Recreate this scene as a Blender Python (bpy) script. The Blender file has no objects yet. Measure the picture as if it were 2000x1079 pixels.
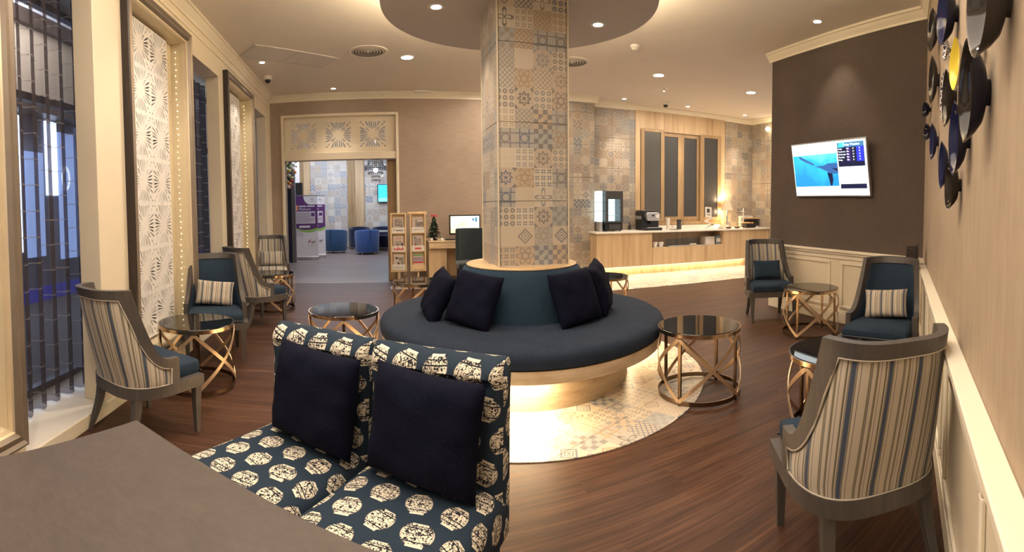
import bpy, bmesh, math, random
from math import sin, cos, pi, radians, hypot, atan2, floor, sqrt
from mathutils import Matrix, Vector
from mathutils.geometry import delaunay_2d_cdt
random.seed(11)
S = bpy.context.scene
COL = S.collection

# ------------------------------------------------------------------ camera, world, exposure, lights
F = 934.0; V0 = 436.42; EYE = 1.25
cd = bpy.data.cameras.new('camera'); cd.type = 'PANO'
cd.panorama_type = 'CENTRAL_CYLINDRICAL'
cd.central_cylindrical_range_u_min = -1000 / F; cd.central_cylindrical_range_u_max = 1000 / F
cd.central_cylindrical_range_v_min = -(1079 - V0) / F; cd.central_cylindrical_range_v_max = V0 / F
cd.central_cylindrical_radius = 1.0
cd.clip_start = 0.02
cam = bpy.data.objects.new('camera', cd); COL.objects.link(cam)
PITCH, ROLL = 0.0374, -0.0083
_R = Matrix.Rotation(-ROLL, 3, 'Y') @ Matrix.Rotation(-PITCH, 3, 'X')
cam.matrix_world = Matrix.Translation((0, 0, EYE)) @ (_R @ Matrix.Rotation(pi / 2, 3, 'X')).to_4x4()
S.camera = cam

S.view_settings.view_transform = 'Standard'
S.view_settings.look = 'None'
S.view_settings.gamma = 1.0
S.view_settings.use_curve_mapping = False
S.view_settings.exposure = 0.82

w = bpy.data.worlds.new('world'); S.world = w; w.use_nodes = True
bg = w.node_tree.nodes['Background']
bg.inputs[0].default_value = (1.0, 0.86, 0.74, 1); bg.inputs[1].default_value = 0.55

ZC = 3.124      # ceiling
WARM = (1.0, 0.85, 0.69); WARM2 = (1.0, 0.70, 0.38); COOL = (0.80, 0.87, 1.0)
def area(name, loc, size, power, col, rot=(0, 0, 0), sy=None, shape='RECTANGLE'):
    l = bpy.data.lights.new(name, 'AREA'); l.shape = shape; l.size = size; l.size_y = sy or size
    l.energy = power; l.color = col
    o = bpy.data.objects.new(name, l); o.location = loc; o.rotation_euler = rot; COL.objects.link(o); return o
def spot(name, loc, power, ang=100, blend=.8, col=WARM, target=None, size=.04):
    l = bpy.data.lights.new(name, 'SPOT'); l.energy = power; l.color = col; l.spot_size = radians(ang); l.spot_blend = blend
    l.shadow_soft_size = size
    o = bpy.data.objects.new(name, l); o.location = loc; COL.objects.link(o)
    if target is not None:
        o.rotation_euler = (Vector(target) - Vector(loc)).to_track_quat('-Z', 'Y').to_euler()
    return o
# general warm light of the room's ceiling lamps (in view and behind the camera)
area('light_room_front', (-0.6, 1.6, 3.08), 2.2, 42, WARM)
area('light_room_back', (0.2, 6.3, 3.08), 1.6, 50, WARM, sy=3.2)
area('light_room_behind', (-0.6, -1.2, 2.9), 2.4, 40, WARM)
area('light_counter', (3.6, 7.6, 3.08), 2.6, 46, WARM, sy=1.0)
area('light_lounge', (-4.2, 11.6, 3.05), 4.0, 120, COOL, sy=4.0)
# light of the street outside the curtained windows
area('light_street', (-5.2, 1.3, 1.9), 2.0, 14, (0.55, 0.66, 1.0), rot=(0, radians(-90), radians(-17)))

area('light_facade_fill', (-5.0, 3.4, 4.8), 1.6, 240, (1.0, .88, .74), rot=(0, radians(72), radians(17)))  # added unseen lamp that brightens the building front behind the curtain
# ------------------------------------------------------------------ node helpers
class V:
    def __init__(s, nt, k): s.nt = nt; s.k = k
    def o(s, op, *a):
        n = s.nt.nodes.new('ShaderNodeMath'); n.operation = op
        for i, x in enumerate((s,) + a):
            if isinstance(x, V): s.nt.links.new(x.k, n.inputs[i])
            else: n.inputs[i].default_value = x
        return V(s.nt, n.outputs[0])
    def __add__(s, b): return s.o('ADD', b)
    __radd__ = __add__
    def __sub__(s, b): return s.o('SUBTRACT', b)
    def __rsub__(s, b): return s.o('MULTIPLY', -1.0).o('ADD', b)
    def __mul__(s, b): return s.o('MULTIPLY', b)
    __rmul__ = __mul__
    def __truediv__(s, b): return s.o('DIVIDE', b)
    def abs(s): return s.o('ABSOLUTE')
    def floor(s): return s.o('FLOOR')
    def fract(s): return s.o('FRACT')
    def sin(s): return s.o('SINE')
    def cos(s): return s.o('COSINE')
    def sqrt(s): return s.o('SQRT')
    def lt(s, b): return s.o('LESS_THAN', b)
    def gt(s, b): return s.o('GREATER_THAN', b)
    def min(s, b): return s.o('MINIMUM', b)
    def max(s, b): return s.o('MAXIMUM', b)
    def atan2(s, b): return s.o('ARCTAN2', b)
    def near(s, c, wd): return (s - c).abs().lt(wd)

def set_in(nt, node, name, val):
    i = node.inputs[name]
    if isinstance(val, V): nt.links.new(val.k, i)
    elif hasattr(val, 'is_output'): nt.links.new(val, i)
    else: i.default_value = val if not isinstance(val, tuple) or len(val) == 4 or i.type == 'VECTOR' else (*val, 1)
def rgba(c): return (c[0], c[1], c[2], 1)
def mix(nt, fac, a, b, mode='MIX'):
    n = nt.nodes.new('ShaderNodeMix'); n.data_type = 'RGBA'; n.blend_type = mode
    for k, x in ((0, fac), (6, a), (7, b)):
        if isinstance(x, V): nt.links.new(x.k, n.inputs[k])
        elif hasattr(x, 'is_output'): nt.links.new(x, n.inputs[k])
        else: n.inputs[k].default_value = x if isinstance(x, (int, float)) else rgba(x)
    return n.outputs[2]
def ramp(nt, fac, stops, const=False):
    n = nt.nodes.new('ShaderNodeValToRGB'); r = n.color_ramp
    if const: r.interpolation = 'CONSTANT'
    while len(r.elements) < len(stops): r.elements.new(0.5)
    for e, (p, c) in zip(r.elements, stops): e.position = p; e.color = rgba(c)
    nt.links.new(fac.k if isinstance(fac, V) else fac, n.inputs[0])
    return n.outputs[0]
def coords(nt, kind='Object', scale=(1, 1, 1), rot=(0, 0, 0), loc=(0, 0, 0)):
    t = nt.nodes.new('ShaderNodeTexCoord'); m = nt.nodes.new('ShaderNodeMapping')
    m.inputs['Scale'].default_value = scale; m.inputs['Rotation'].default_value = rot; m.inputs['Location'].default_value = loc
    nt.links.new(t.outputs[kind], m.inputs[0]); return m.outputs[0]
def noise(nt, vec, scale, detail=3, rough=.5, out=0):
    n = nt.nodes.new('ShaderNodeTexNoise'); n.inputs['Scale'].default_value = scale
    n.inputs['Detail'].default_value = detail; n.inputs['Roughness'].default_value = rough
    nt.links.new(vec, n.inputs['Vector']); return V(nt, n.outputs[out])
def sep(nt, vec):
    n = nt.nodes.new('ShaderNodeSeparateXYZ'); nt.links.new(vec, n.inputs[0])
    return V(nt, n.outputs[0]), V(nt, n.outputs[1]), V(nt, n.outputs[2])
def comb(nt, x, y, z=0.0):
    n = nt.nodes.new('ShaderNodeCombineXYZ')
    for i, q in enumerate((x, y, z)):
        if isinstance(q, V): nt.links.new(q.k, n.inputs[i])
        else: n.inputs[i].default_value = q
    return n.outputs[0]
def bump(nt, bs, h, strength=.3, dist=.01):
    b = nt.nodes.new('ShaderNodeBump'); b.inputs['Strength'].default_value = strength; b.inputs['Distance'].default_value = dist
    nt.links.new(h.k if isinstance(h, V) else h, b.inputs['Height']); nt.links.new(b.outputs[0], bs.inputs['Normal'])
def new_mat(name, rough=.5, metal=0.0, base=(.8, .8, .8)):
    m = bpy.data.materials.new(name); m.use_nodes = True; nt = m.node_tree; bs = nt.nodes['Principled BSDF']
    bs.inputs['Roughness'].default_value = rough; bs.inputs['Metallic'].default_value = metal
    bs.inputs['Base Color'].default_value = rgba(base); m.diffuse_color = rgba(base)
    return m, nt, bs
def plain(name, base, rough=.5, metal=0.0, var=.12, vs=6.0, bmp=0.0, bs_=60.0, coat=0.0):
    """a colour with slight wear: noise darkens and lightens it a little"""
    m, nt, bs = new_mat(name, rough, metal, base)
    co = coords(nt)
    n = noise(nt, co, vs, 4, .6)
    c = mix(nt, n, tuple(x * (1 - var) for x in base), tuple(min(1, x * (1 + var)) for x in base))
    nt.links.new(c, bs.inputs['Base Color'])
    if bmp: bump(nt, bs, noise(nt, co, bs_, 2, .5), bmp, .004)
    if coat: bs.inputs['Coat Weight'].default_value = coat
    return m
def fabric(name, base, var=.35, scale=420.0, rough=.9, sheen=.25):
    m, nt, bs = new_mat(name, rough, 0, base)
    co = coords(nt)
    a = noise(nt, coords(nt, scale=(1, 1, 3)), scale * .5, 2, .6); b = noise(nt, co, 9, 3, .5)
    f = a * .75 + b * .25
    c = ramp(nt, f, [(.28, tuple(x * (1 - var) for x in base)), (.55, base), (.8, tuple(min(1, x * (1 + var) + .01) for x in base))])
    nt.links.new(c, bs.inputs['Base Color'])
    bs.inputs['Sheen Weight'].default_value = sheen; bs.inputs['Sheen Roughness'].default_value = .5; bs.inputs['Specular IOR Level'].default_value = .12
    bump(nt, bs, a, .35, .002)
    return m
def wood(name, c1, c2, c3=None, axis='X', cross=26.0, along=1.3, rough=.45, sc=1.0, coat=0.0):
    m, nt, bs = new_mat(name, rough, 0, c1)
    s = [cross * sc] * 3; s['XYZ'.index(axis)] = along * sc
    co = coords(nt, scale=tuple(s))
    n1 = noise(nt, co, 1.0, 6, .62); s2 = [cross * .25 * sc] * 3; s2['XYZ'.index(axis)] = along * .5 * sc
    n2 = noise(nt, coords(nt, scale=tuple(s2), loc=(3, 1, 2)), 1.0, 3, .5)
    f = n1 * .6 + n2 * .4
    c = ramp(nt, f, [(.33, c2), (.5, c1), (.66, c3 or tuple(min(1, x * 1.15) for x in c1))])
    nt.links.new(c, bs.inputs['Base Color']); bump(nt, bs, n1, .15, .002)
    if coat: bs.inputs['Coat Weight'].default_value = coat; bs.inputs['Coat Roughness'].default_value = .2
    return m
def emit(name, col, strength):
    m = bpy.data.materials.new(name); m.use_nodes = True; nt = m.node_tree
    bs = nt.nodes['Principled BSDF']; bs.inputs['Base Color'].default_value = rgba(tuple(.5 * x for x in col))
    bs.inputs['Emission Color'].default_value = rgba(col); bs.inputs['Emission Strength'].default_value = strength
    m.diffuse_color = rgba(col)
    return m

# ------------------------------------------------------------------ mesh helpers
class MB:
    def __init__(s): s.v = []; s.f = []; s.m = []; s.uv = {}
    def add(s, vs, fs, m=0, uvs=None):
        o = len(s.v); s.v += [tuple(p) for p in vs]
        for f in fs: s.f.append(tuple(i + o for i in f)); s.m.append(m)
        if uvs:
            for i, q in enumerate(uvs): s.uv[o + i] = q
        return s
    def box(s, x0, x1, y0, y1, z0, z1, m=0):
        vs = [(x, y, z) for z in (z0, z1) for y in (y0, y1) for x in (x0, x1)]
        return s.add(vs, [(0, 2, 3, 1), (4, 5, 7, 6), (0, 1, 5, 4), (2, 6, 7, 3), (0, 4, 6, 2), (1, 3, 7, 5)], m)
    def quad(s, a, b, c, d, m=0, uvs=None): return s.add([a, b, c, d], [(0, 1, 2, 3)], m, uvs)
    def prism(s, pts, z0, z1, m=0):
        n = len(pts)
        vs = [(x, y, z0) for x, y in pts] + [(x, y, z1) for x, y in pts]
        fs = [tuple(range(n - 1, -1, -1)), tuple(range(n, 2 * n))] + [(i, (i + 1) % n, n + (i + 1) % n, n + i) for i in range(n)]
        return s.add(vs, fs, m)
    def plate(s, pts, y0, y1, m=0):
        """outline in x,z extruded along y"""
        n = len(pts)
        vs = [(x, y0, z) for x, z in pts] + [(x, y1, z) for x, z in pts]
        fs = [tuple(range(n)), tuple(range(2 * n - 1, n - 1, -1))] + [((i + 1) % n, i, n + i, n + (i + 1) % n) for i in range(n)]
        return s.add(vs, fs, m)
    def loft(s, rings, m=0, caps=True, closed=False, uvs=None):
        n = len(rings[0]); vs = [p for r in rings for p in r]; fs = []
        k = len(rings); kk = k if closed else k - 1
        for i in range(kk):
            j = (i + 1) % k
            for q in range(n):
                q2 = (q + 1) % n
                fs.append((i * n + q, i * n + q2, j * n + q2, j * n + q))
        if caps and not closed:
            fs.append(tuple(range(n - 1, -1, -1))); fs.append(tuple(range((k - 1) * n, k * n)))
        return s.add(vs, fs, m, uvs)
    def tube(s, pts, r, n=8, m=0, closed=False):
        pts = [Vector(p) for p in pts]; k = len(pts); rings = []
        for i, p in enumerate(pts):
            a = pts[(i - 1) % k] if (closed or i) else p; b = pts[(i + 1) % k] if (closed or i < k - 1) else p
            t = (b - a).normalized(); ref = Vector((0, 0, 1)) if abs(t.z) < .9 else Vector((1, 0, 0))
            x = t.cross(ref).normalized(); y = x.cross(t)
            rr = r[i] if isinstance(r, (list, tuple)) else r
            rings.append([p + x * cos(2 * pi * j / n) * rr + y * sin(2 * pi * j / n) * rr for j in range(n)])
        return s.loft(rings, m, True, closed)
    def bar(s, p, q, wd, th, up=(0, 0, 1), m=0, w2=None, t2=None):
        p = Vector(p); q = Vector(q); t = (q - p).normalized(); x = t.cross(Vector(up))
        x = x.normalized() if x.length > 1e-5 else Vector((1, 0, 0)); y = x.cross(t)
        def rg(c, a, b): return [c + x * a / 2 * i + y * b / 2 * j for i, j in ((-1, -1), (1, -1), (1, 1), (-1, 1))]
        return s.loft([rg(p, wd, th), rg(q, w2 or wd, t2 or th)], m)
    def lathe(s, prof, n=32, c=(0, 0), a0=0.0, a1=2 * pi, m=0, z0=0.0, sx=1.0, sy=1.0):
        full = abs(a1 - a0 - 2 * pi) < 1e-6; k = n if full else n + 1
        vs = [(c[0] + r * cos(a0 + (a1 - a0) * i / n) * sx, c[1] + r * sin(a0 + (a1 - a0) * i / n) * sy, z + z0) for i in range(k) for r, z in prof]
        p = len(prof); fs = []
        for i in range(n):
            j = (i + 1) % k
            for q in range(p - 1):
                a, b, c2, d = i * p + q, j * p + q, j * p + q + 1, i * p + q + 1
                if prof[q][0] < 1e-6: fs.append((a, c2, d))
                elif prof[q + 1][0] < 1e-6: fs.append((a, b, d))
                else: fs.append((a, b, c2, d))
        if not full:
            fs.append(tuple(range(p - 1, -1, -1))); fs.append(tuple(n * p + q for q in range(p)))
        return s.add(vs, fs, m)
    def sphere(s, c, r, n=10, m=0, sz=1.0):
        h = max(4, n // 2)
        prof = [(r * sin(pi * i / h) if 0 < i < h else 0.0, -r * cos(pi * i / h) * sz) for i in range(h + 1)]
        return s.lathe(prof, n, (c[0], c[1]), m=m, z0=c[2])
    def grid(s, fn, nu, nv, m=0, uvf=None):
        vs = []; uvs = [] if uvf else None
        for i in range(nu + 1):
            for j in range(nv + 1):
                vs.append(fn(i / nu, j / nv))
                if uvf: uvs.append(uvf(i / nu, j / nv))
        fs = [(i * (nv + 1) + j, (i + 1) * (nv + 1) + j, (i + 1) * (nv + 1) + j + 1, i * (nv + 1) + j + 1) for i in range(nu) for j in range(nv)]
        return s.add(vs, fs, m, uvs)
    def xf(s, M):
        s.v = [tuple(M @ Vector(p)) for p in s.v]; return s
    def mesh(s, name, mats, smooth=False, ang=40):
        me = bpy.data.meshes.new(name); me.from_pydata(s.v, [], s.f)
        for mt in (mats if isinstance(mats, (list, tuple)) else [mats]): me.materials.append(mt)
        me.polygons.foreach_set('material_index', s.m)
        if s.uv:
            u = me.uv_layers.new(name='UVMap'); d = []
            for l in me.loops:
                q = s.uv.get(l.vertex_index, (0, 0)); d += [q[0], q[1]]
            u.data.foreach_set('uv', d)
        if smooth:
            me.polygons.foreach_set('use_smooth', [True] * len(me.polygons)); me.set_sharp_from_angle(angle=radians(ang))
        me.validate(); me.update()
        return me
    def build(s, name, mats, parent=None, loc=(0, 0, 0), rz=0.0, smooth=False, bevel=0.0, ang=40, seg=2):
        o = bpy.data.objects.new(name, s.mesh(name, mats, smooth or bevel > 0, ang))
        o.location = loc; o.rotation_euler = (0, 0, rz)
        if parent is not None: o.parent = parent
        COL.objects.link(o)
        if bevel:
            b = o.modifiers.new('bevel', 'BEVEL'); b.width = bevel; b.segments = seg; b.limit_method = 'ANGLE'; b.angle_limit = radians(35)
        return o
def put(name, me, parent=None, loc=(0, 0, 0), rot=(0, 0, 0), sc=None):
    o = bpy.data.objects.new(name, me); o.location = loc; o.rotation_euler = rot
    if sc: o.scale = sc
    if parent is not None: o.parent = parent
    COL.objects.link(o); return o
def tag(o, label, cat, group=None):
    o['label'] = label; o['category'] = cat
    if group: o['group'] = group
    return o
def thing(name, label, cat, loc=(0, 0, 0), rz=0.0, group=None):
    o = bpy.data.objects.new(name, None); o.empty_display_size = .1; o.location = loc; o.rotation_euler = (0, 0, rz)
    COL.objects.link(o); return tag(o, label, cat, group)
def struct(o): o['kind'] = 'structure'; return o
def stuff(o): o['kind'] = 'stuff'; return o
def sroot(name, loc=(0, 0, 0), rz=0.0):
    o = bpy.data.objects.new(name, None); o.empty_display_size = .1; o.location = loc; o.rotation_euler = (0, 0, rz)
    COL.objects.link(o); return struct(o)
def copy_tree(o, parent=None):
    c = o.copy(); COL.objects.link(c)
    if parent is not None: c.parent = parent
    for ch in list(o.children): copy_tree(ch, c)
    return c
_fonts = {}
def lettering(txt, size, mat, parent, loc, rot=(0, 0, 0), name='lettering', align='LEFT', ext=.0004, sx=1.0):
    key = (txt, size, align, mat.name)
    if key not in _fonts:
        cu = bpy.data.curves.new('font', 'FONT'); cu.body = txt; cu.size = size; cu.align_x = align; cu.extrude = ext; cu.resolution_u = 2
        t = bpy.data.objects.new('font', cu); me = bpy.data.meshes.new_from_object(t); bpy.data.objects.remove(t)
        me.materials.clear(); me.materials.append(mat); _fonts[key] = me
    return put(name, _fonts[key], parent, loc, rot, (sx, 1, 1))

# wall frames: local x along the wall, local y into the wall, z up
def wall_frame(ang, dist):
    n = (sin(ang), cos(ang)); return (n[0] * dist, n[1] * dist, 0.0), atan2(-n[0], n[1])
def on(fr, x, y, z=0.0):
    (ox, oy, _), r = fr
    return (ox + cos(r) * x - sin(r) * y, oy + sin(r) * x + cos(r) * y, z)
WB = wall_frame(-.2909, 7.866)      # wall with the doorway
WC = wall_frame(-.2048, 8.085)      # wall behind the counter
WL = wall_frame(-1.8762, 1.563)     # curtained wall
WT = wall_frame(1.4122, 3.848)      # wall with the television
WR = ((0.678, 0.356, 0.0), atan2(-.6856, -.7280))   # wall with the plates, x runs towards the camera
# ------------------------------------------------------------------ materials
def patchwork(name, kind='Object', plane='XZ', unit=.1375, fade=.0, tint=(1, 1, 1), rough=.35, seed=0.0, warm=1.0):
    """printed patchwork of cement-tile patterns; one pattern per unit square"""
    m, nt, bs = new_mat(name, rough, 0, (.6, .55, .48))
    X, Y, Z = sep(nt, coords(nt, kind))
    u = (X if plane[0] == 'X' else Y) / unit; v = (Z if plane[1] == 'Z' else Y) / unit
    iu = u.floor(); iv = v.floor(); px = u.fract() - .5; py = v.fract() - .5
    wn = nt.nodes.new('ShaderNodeTexWhiteNoise'); wn.noise_dimensions = '3D'
    nt.links.new(comb(nt, iu + .5, iv + .5, seed), wn.inputs['Vector'])
    r1 = V(nt, wn.outputs['Value']); r2, r3, r4 = sep(nt, wn.outputs['Color'])
    ax = px.abs(); ay = py.abs(); rad = (px * px + py * py).sqrt(); th = py.atan2(px); man = ax + ay
    q3x = (u * 3.0).fract() - .5; q3y = (v * 3.0).fract() - .5; q3 = (q3x * q3x + q3y * q3y).sqrt()
    d1 = ((px + py) * 4.0).fract(); d2 = ((px - py) * 4.0).fract()
    pats = [
        q3.near(.27, .1).max(q3.lt(.06)),                                        # nine rings
        man.near(.36, .05).max(man.near(.2, .03)).max(man.lt(.07)),              # nested diamonds
        (d1 - .5).abs().lt(.13).max((d2 - .5).abs().lt(.13)),                    # trellis
        rad.near((th * 8.0).cos() * .06 + .26, .055).max(rad.lt(.09)).max(man.gt(.8)),   # sunflower
        (q3x.abs().max(q3y.abs()).lt(.3)) * (q3x.abs().min(q3y.abs()).gt(.06)),  # nine squares
        rad.near((th * 4.0).cos() * .18 + .24, .07).max(rad.lt(.07)),            # four petals
        ax.near(.25, .03).max(ay.near(.25, .03)).max(rad.near(.2, .03)),         # grid and ring
        rad.near((th * 6.0).cos() * .1 + .36, .04).max(rad.near(.18, .04)).max(man.gt(.82)),
        ((u * 4.0).floor() + (v * 4.0).floor()).o('MODULO', 2.0).abs().gt(.5) * rad.gt(.12),
    ]
    k = len(pats); sel = (r1 * float(k)).floor(); mask = None
    for i, p in enumerate(pats):
        t = p * (sel - float(i)).abs().lt(.4); mask = t if mask is None else mask + t
    T = lambda c: tuple(a * b for a, b in zip(c, tint))
    k9 = 1
    bgc = ramp(nt, r2, [(0, T((.66, .59, .49))), (.25, T((.56, .49, .41))), (.45, T((.70, .65, .56))), (.62, T((.46, .46, .45))), (.8, T((.56, .46, .36))), (.92, T((.42, .45, .47)))], True)
    fgc = ramp(nt, r3, [(0, T((.20, .20, .22))), (.22, T((.13, .17, .27))), (.4, T((.36, .31, .26))), (.55, T((.40, .28, .17))), (.68, T((.30, .31, .33))), (.82, T((.66, .60, .50))), (.92, T((.17, .16, .16)))], True)
    strength = (r4 * .5 + (.62 - fade)).max(.05)
    n = noise(nt, coords(nt, kind, (14, 14, 14)), 1, 4, .6)
    c = mix(nt, (mask * strength * (n * .5 + .75)).min(1.0), bgc, fgc)
    c = mix(nt, n * .35, c, T((.52, .47, .41)))
    nt.links.new(c, bs.inputs['Base Color'])
    return m

def vase_fabric(name):
    m, nt, bs = new_mat(name, .85, 0, (.03, .06, .11))
    X, Y, Z = sep(nt, coords(nt, 'UV'))
    cw, chh = .112, .108
    v = Y / chh; iv = v.floor(); off = (iv * .5).fract()
    u = X / cw + off; iu = u.floor()
    wn = nt.nodes.new('ShaderNodeTexWhiteNoise'); wn.noise_dimensions = '2D'
    nt.links.new(comb(nt, iu + .5, iv + .5), wn.inputs['Vector'])
    r1, r2, r3 = sep(nt, wn.outputs['Color'])
    a = (r1 - .5) * .7; px0 = u.fract() - .5; py0 = v.fract() - .5
    ca = a.cos(); sa = a.sin()
    px = px0 * ca - py0 * sa; py = px0 * sa + py0 * ca
    wd = r2 * .06 + .34
    by = (py + .01) / .40; bx = px / wd
    body = (bx * bx + by * by * by.abs()).lt(1.0) if False else ((bx * bx + by * by).lt(1.0) * (py + .01).abs().lt(.34))
    neck = px.abs().lt(wd * .50) * (py - .36).abs().lt(.045)
    foot = px.abs().lt(wd * .48) * (py + .36).abs().lt(.02)
    mask = body.max(neck).max(foot)
    uv = coords(nt, 'UV')
    n1 = noise(nt, uv, 85, 2, .5); n2 = noise(nt, uv, 46, 1, .5)
    vo = nt.nodes.new('ShaderNodeTexVoronoi'); vo.inputs['Scale'].default_value = 95; nt.links.new(uv, vo.inputs['Vector'])
    fl = V(nt, vo.outputs['Distance'])
    scroll = n1.near(.5, .038).max(n2.gt(.60) * fl.lt(.45)).max(fl.lt(.17))
    band = py.near(-.22, .016).max(py.near(.24, .016)).max(py.near(-.285, .01)).max((py - (r3 - .5) * .3).abs().lt(.018) * r3.gt(.5))
    rim = (bx * bx + by * by).gt(.86) * body * .35
    ink = (scroll * body * px.abs().lt(wd * .9)).max(band * body).max(rim)
    base = ramp(nt, noise(nt, uv, 700, 2, .5), [(.3, (.014, .025, .042)), (.7, (.030, .048, .074))])
    vase = mix(nt, ink, (.74, .68, .55), (.022, .022, .03))
    c = mix(nt, mask, base, vase)
    nt.links.new(c, bs.inputs['Base Color']); bs.inputs['Specular IOR Level'].default_value = .15
    bump(nt, bs, noise(nt, uv, 900, 1, .5), .25, .002)
    return m

def stripe_fabric(name, period=.105):
    m, nt, bs = new_mat(name, .85, 0, (.6, .55, .45))
    X, Y, Z = sep(nt, coords(nt, 'UV'))
    cr = (.60, .53, .43); ol = (.20, .16, .085); bl = (.030, .058, .125); dk = (.05, .045, .04); gy = (.30, .28, .24); pu = (.12, .11, .17)
    st = [(0, cr), (.10, dk), (.115, cr), (.19, ol), (.215, gy), (.235, bl), (.355, gy), (.375, ol), (.39, cr), (.425, dk), (.445, ol), (.47, cr), (.575, pu), (.59, cr), (.655, ol), (.705, gy), (.72, cr), (.82, dk), (.835, gy), (.86, ol), (.895, cr)]
    c = ramp(nt, (X / period).fract(), st, True)
    n = noise(nt, coords(nt, 'UV', (900, 400, 1)), 1, 2, .5)
    c = mix(nt, n * .35, c, (.20, .18, .15))
    nt.links.new(c, bs.inputs['Base Color']); bs.inputs['Sheen Weight'].default_value = .15
    bump(nt, bs, n, .2, .002)
    return m

def grasscloth(name, c1, c2, axis='X', rough=.85, cross=95.0, along=5.0, bs_=.25):
    m, nt, bs = new_mat(name, rough, 0, c1)
    sc = [cross] * 3; sc['XYZ'.index(axis)] = along
    a = noise(nt, coords(nt, scale=tuple(sc)), 1, 4, .65); b = noise(nt, coords(nt), 2.2, 3, .5)
    c = ramp(nt, a * .7 + b * .3, [(.3, c2), (.62, c1)])
    nt.links.new(c, bs.inputs['Base Color']); bump(nt, bs, a, bs_, .003); return m

def floor_wood():
    m, nt, bs = new_mat('floor_wood', .38, 0, (.10, .055, .035))
    co = coords(nt)
    X, Y, Z = sep(nt, co)
    row = (Y / .152).floor(); wn = nt.nodes.new('ShaderNodeTexWhiteNoise'); wn.noise_dimensions = '1D'
    nt.links.new(row.k, wn.inputs['W']); rr = V(nt, wn.outputs['Value'])
    colm = ((X + rr * 3.1) / 1.22).floor()
    w2 = nt.nodes.new('ShaderNodeTexWhiteNoise'); w2.noise_dimensions = '2D'
    nt.links.new(comb(nt, row, colm), w2.inputs['Vector']); r2 = V(nt, w2.outputs['Value'])
    sh = comb(nt, X * 2.2 + r2 * 9.0, Y * 80.0 + r2 * 37.0, 0.0)
    g = noise(nt, sh, 1, 5, .62); g2 = noise(nt, comb(nt, X * .9 + r2 * 5.0, Y * 13.0 + r2 * 11.0, 0.0), 1, 3, .5)
    f = g * .62 + g2 * .38
    c = ramp(nt, f, [(.32, (.022, .0095, .0055)), (.5, (.067, .028, .0145)), (.66, (.148, .070, .038))])
    c = mix(nt, r2 * .22, c, (.040, .017, .010))
    seam = (Y / .152).fract().near(0.0, .012)
    c = mix(nt, seam * .5, c, (.03, .016, .01))
    nt.links.new(c, bs.inputs['Base Color'])
    set_in(nt, bs, 'Roughness', g * .2 + .42); bs.inputs['Specular IOR Level'].default_value = .3
    bump(nt, bs, g, .12, .002); return m

def curtain_mat(name, base=(.06, .055, .07), alpha=.62):
    m = bpy.data.materials.new(name); m.use_nodes = True; nt = m.node_tree; nt.nodes.clear()
    out = nt.nodes.new('ShaderNodeOutputMaterial')
    X, Y, Z = sep(nt, coords(nt, 'UV'))
    col = (X / .40).floor(); zz = Y / .155 + (col * .37).fract()
    line = zz.fract().lt(.05)
    wv = noise(nt, coords(nt, 'UV', (70, 400, 1)), 1, 2, .5)
    c = mix(nt, line, mix(nt, wv, tuple(x * .6 for x in base), tuple(x * 1.4 for x in base)), (.24, .21, .20))
    df = nt.nodes.new('ShaderNodeBsdfDiffuse'); nt.links.new(c, df.inputs[0])
    tl = nt.nodes.new('ShaderNodeBsdfTranslucent'); nt.links.new(c, tl.inputs[0])
    tr = nt.nodes.new('ShaderNodeBsdfTransparent'); tr.inputs[0].default_value = (.86, .84, .9, 1)
    m1 = nt.nodes.new('ShaderNodeMixShader'); m1.inputs[0].default_value = .35
    nt.links.new(df.outputs[0], m1.inputs[1]); nt.links.new(tl.outputs[0], m1.inputs[2])
    m2 = nt.nodes.new('ShaderNodeMixShader'); a = line * .2 + (wv * .14 + (alpha - .07))
    nt.links.new(a.k, m2.inputs[0]); nt.links.new(tr.outputs[0], m2.inputs[1]); nt.links.new(m1.outputs[0], m2.inputs[2])
    nt.links.new(m2.outputs[0], out.inputs[0]); m.diffuse_color = rgba(base); return m

def glass_mat(name, tint=(.9, .95, 1), rough=.0, fac=.12):
    """thin clear pane: mostly transparent with a fresnel reflection"""
    m = bpy.data.materials.new(name); m.use_nodes = True; nt = m.node_tree; nt.nodes.clear()
    out = nt.nodes.new('ShaderNodeOutputMaterial'); t = nt.nodes.new('ShaderNodeBsdfTransparent'); t.inputs[0].default_value = rgba(tint)
    g = nt.nodes.new('ShaderNodeBsdfGlossy'); g.inputs['Roughness'].default_value = rough
    fr = nt.nodes.new('ShaderNodeFresnel'); fr.inputs[0].default_value = 1.5
    ge = nt.nodes.new('ShaderNodeNewGeometry')
    mx = nt.nodes.new('ShaderNodeMixShader'); nt.links.new(((V(nt, fr.outputs[0]) + fac * .3) * (1.0 - V(nt, ge.outputs['Backfacing']))).k, mx.inputs[0])
    nt.links.new(t.outputs[0], mx.inputs[1]); nt.links.new(g.outputs[0], mx.inputs[2]); nt.links.new(mx.outputs[0], out.inputs[0]); return m

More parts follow.
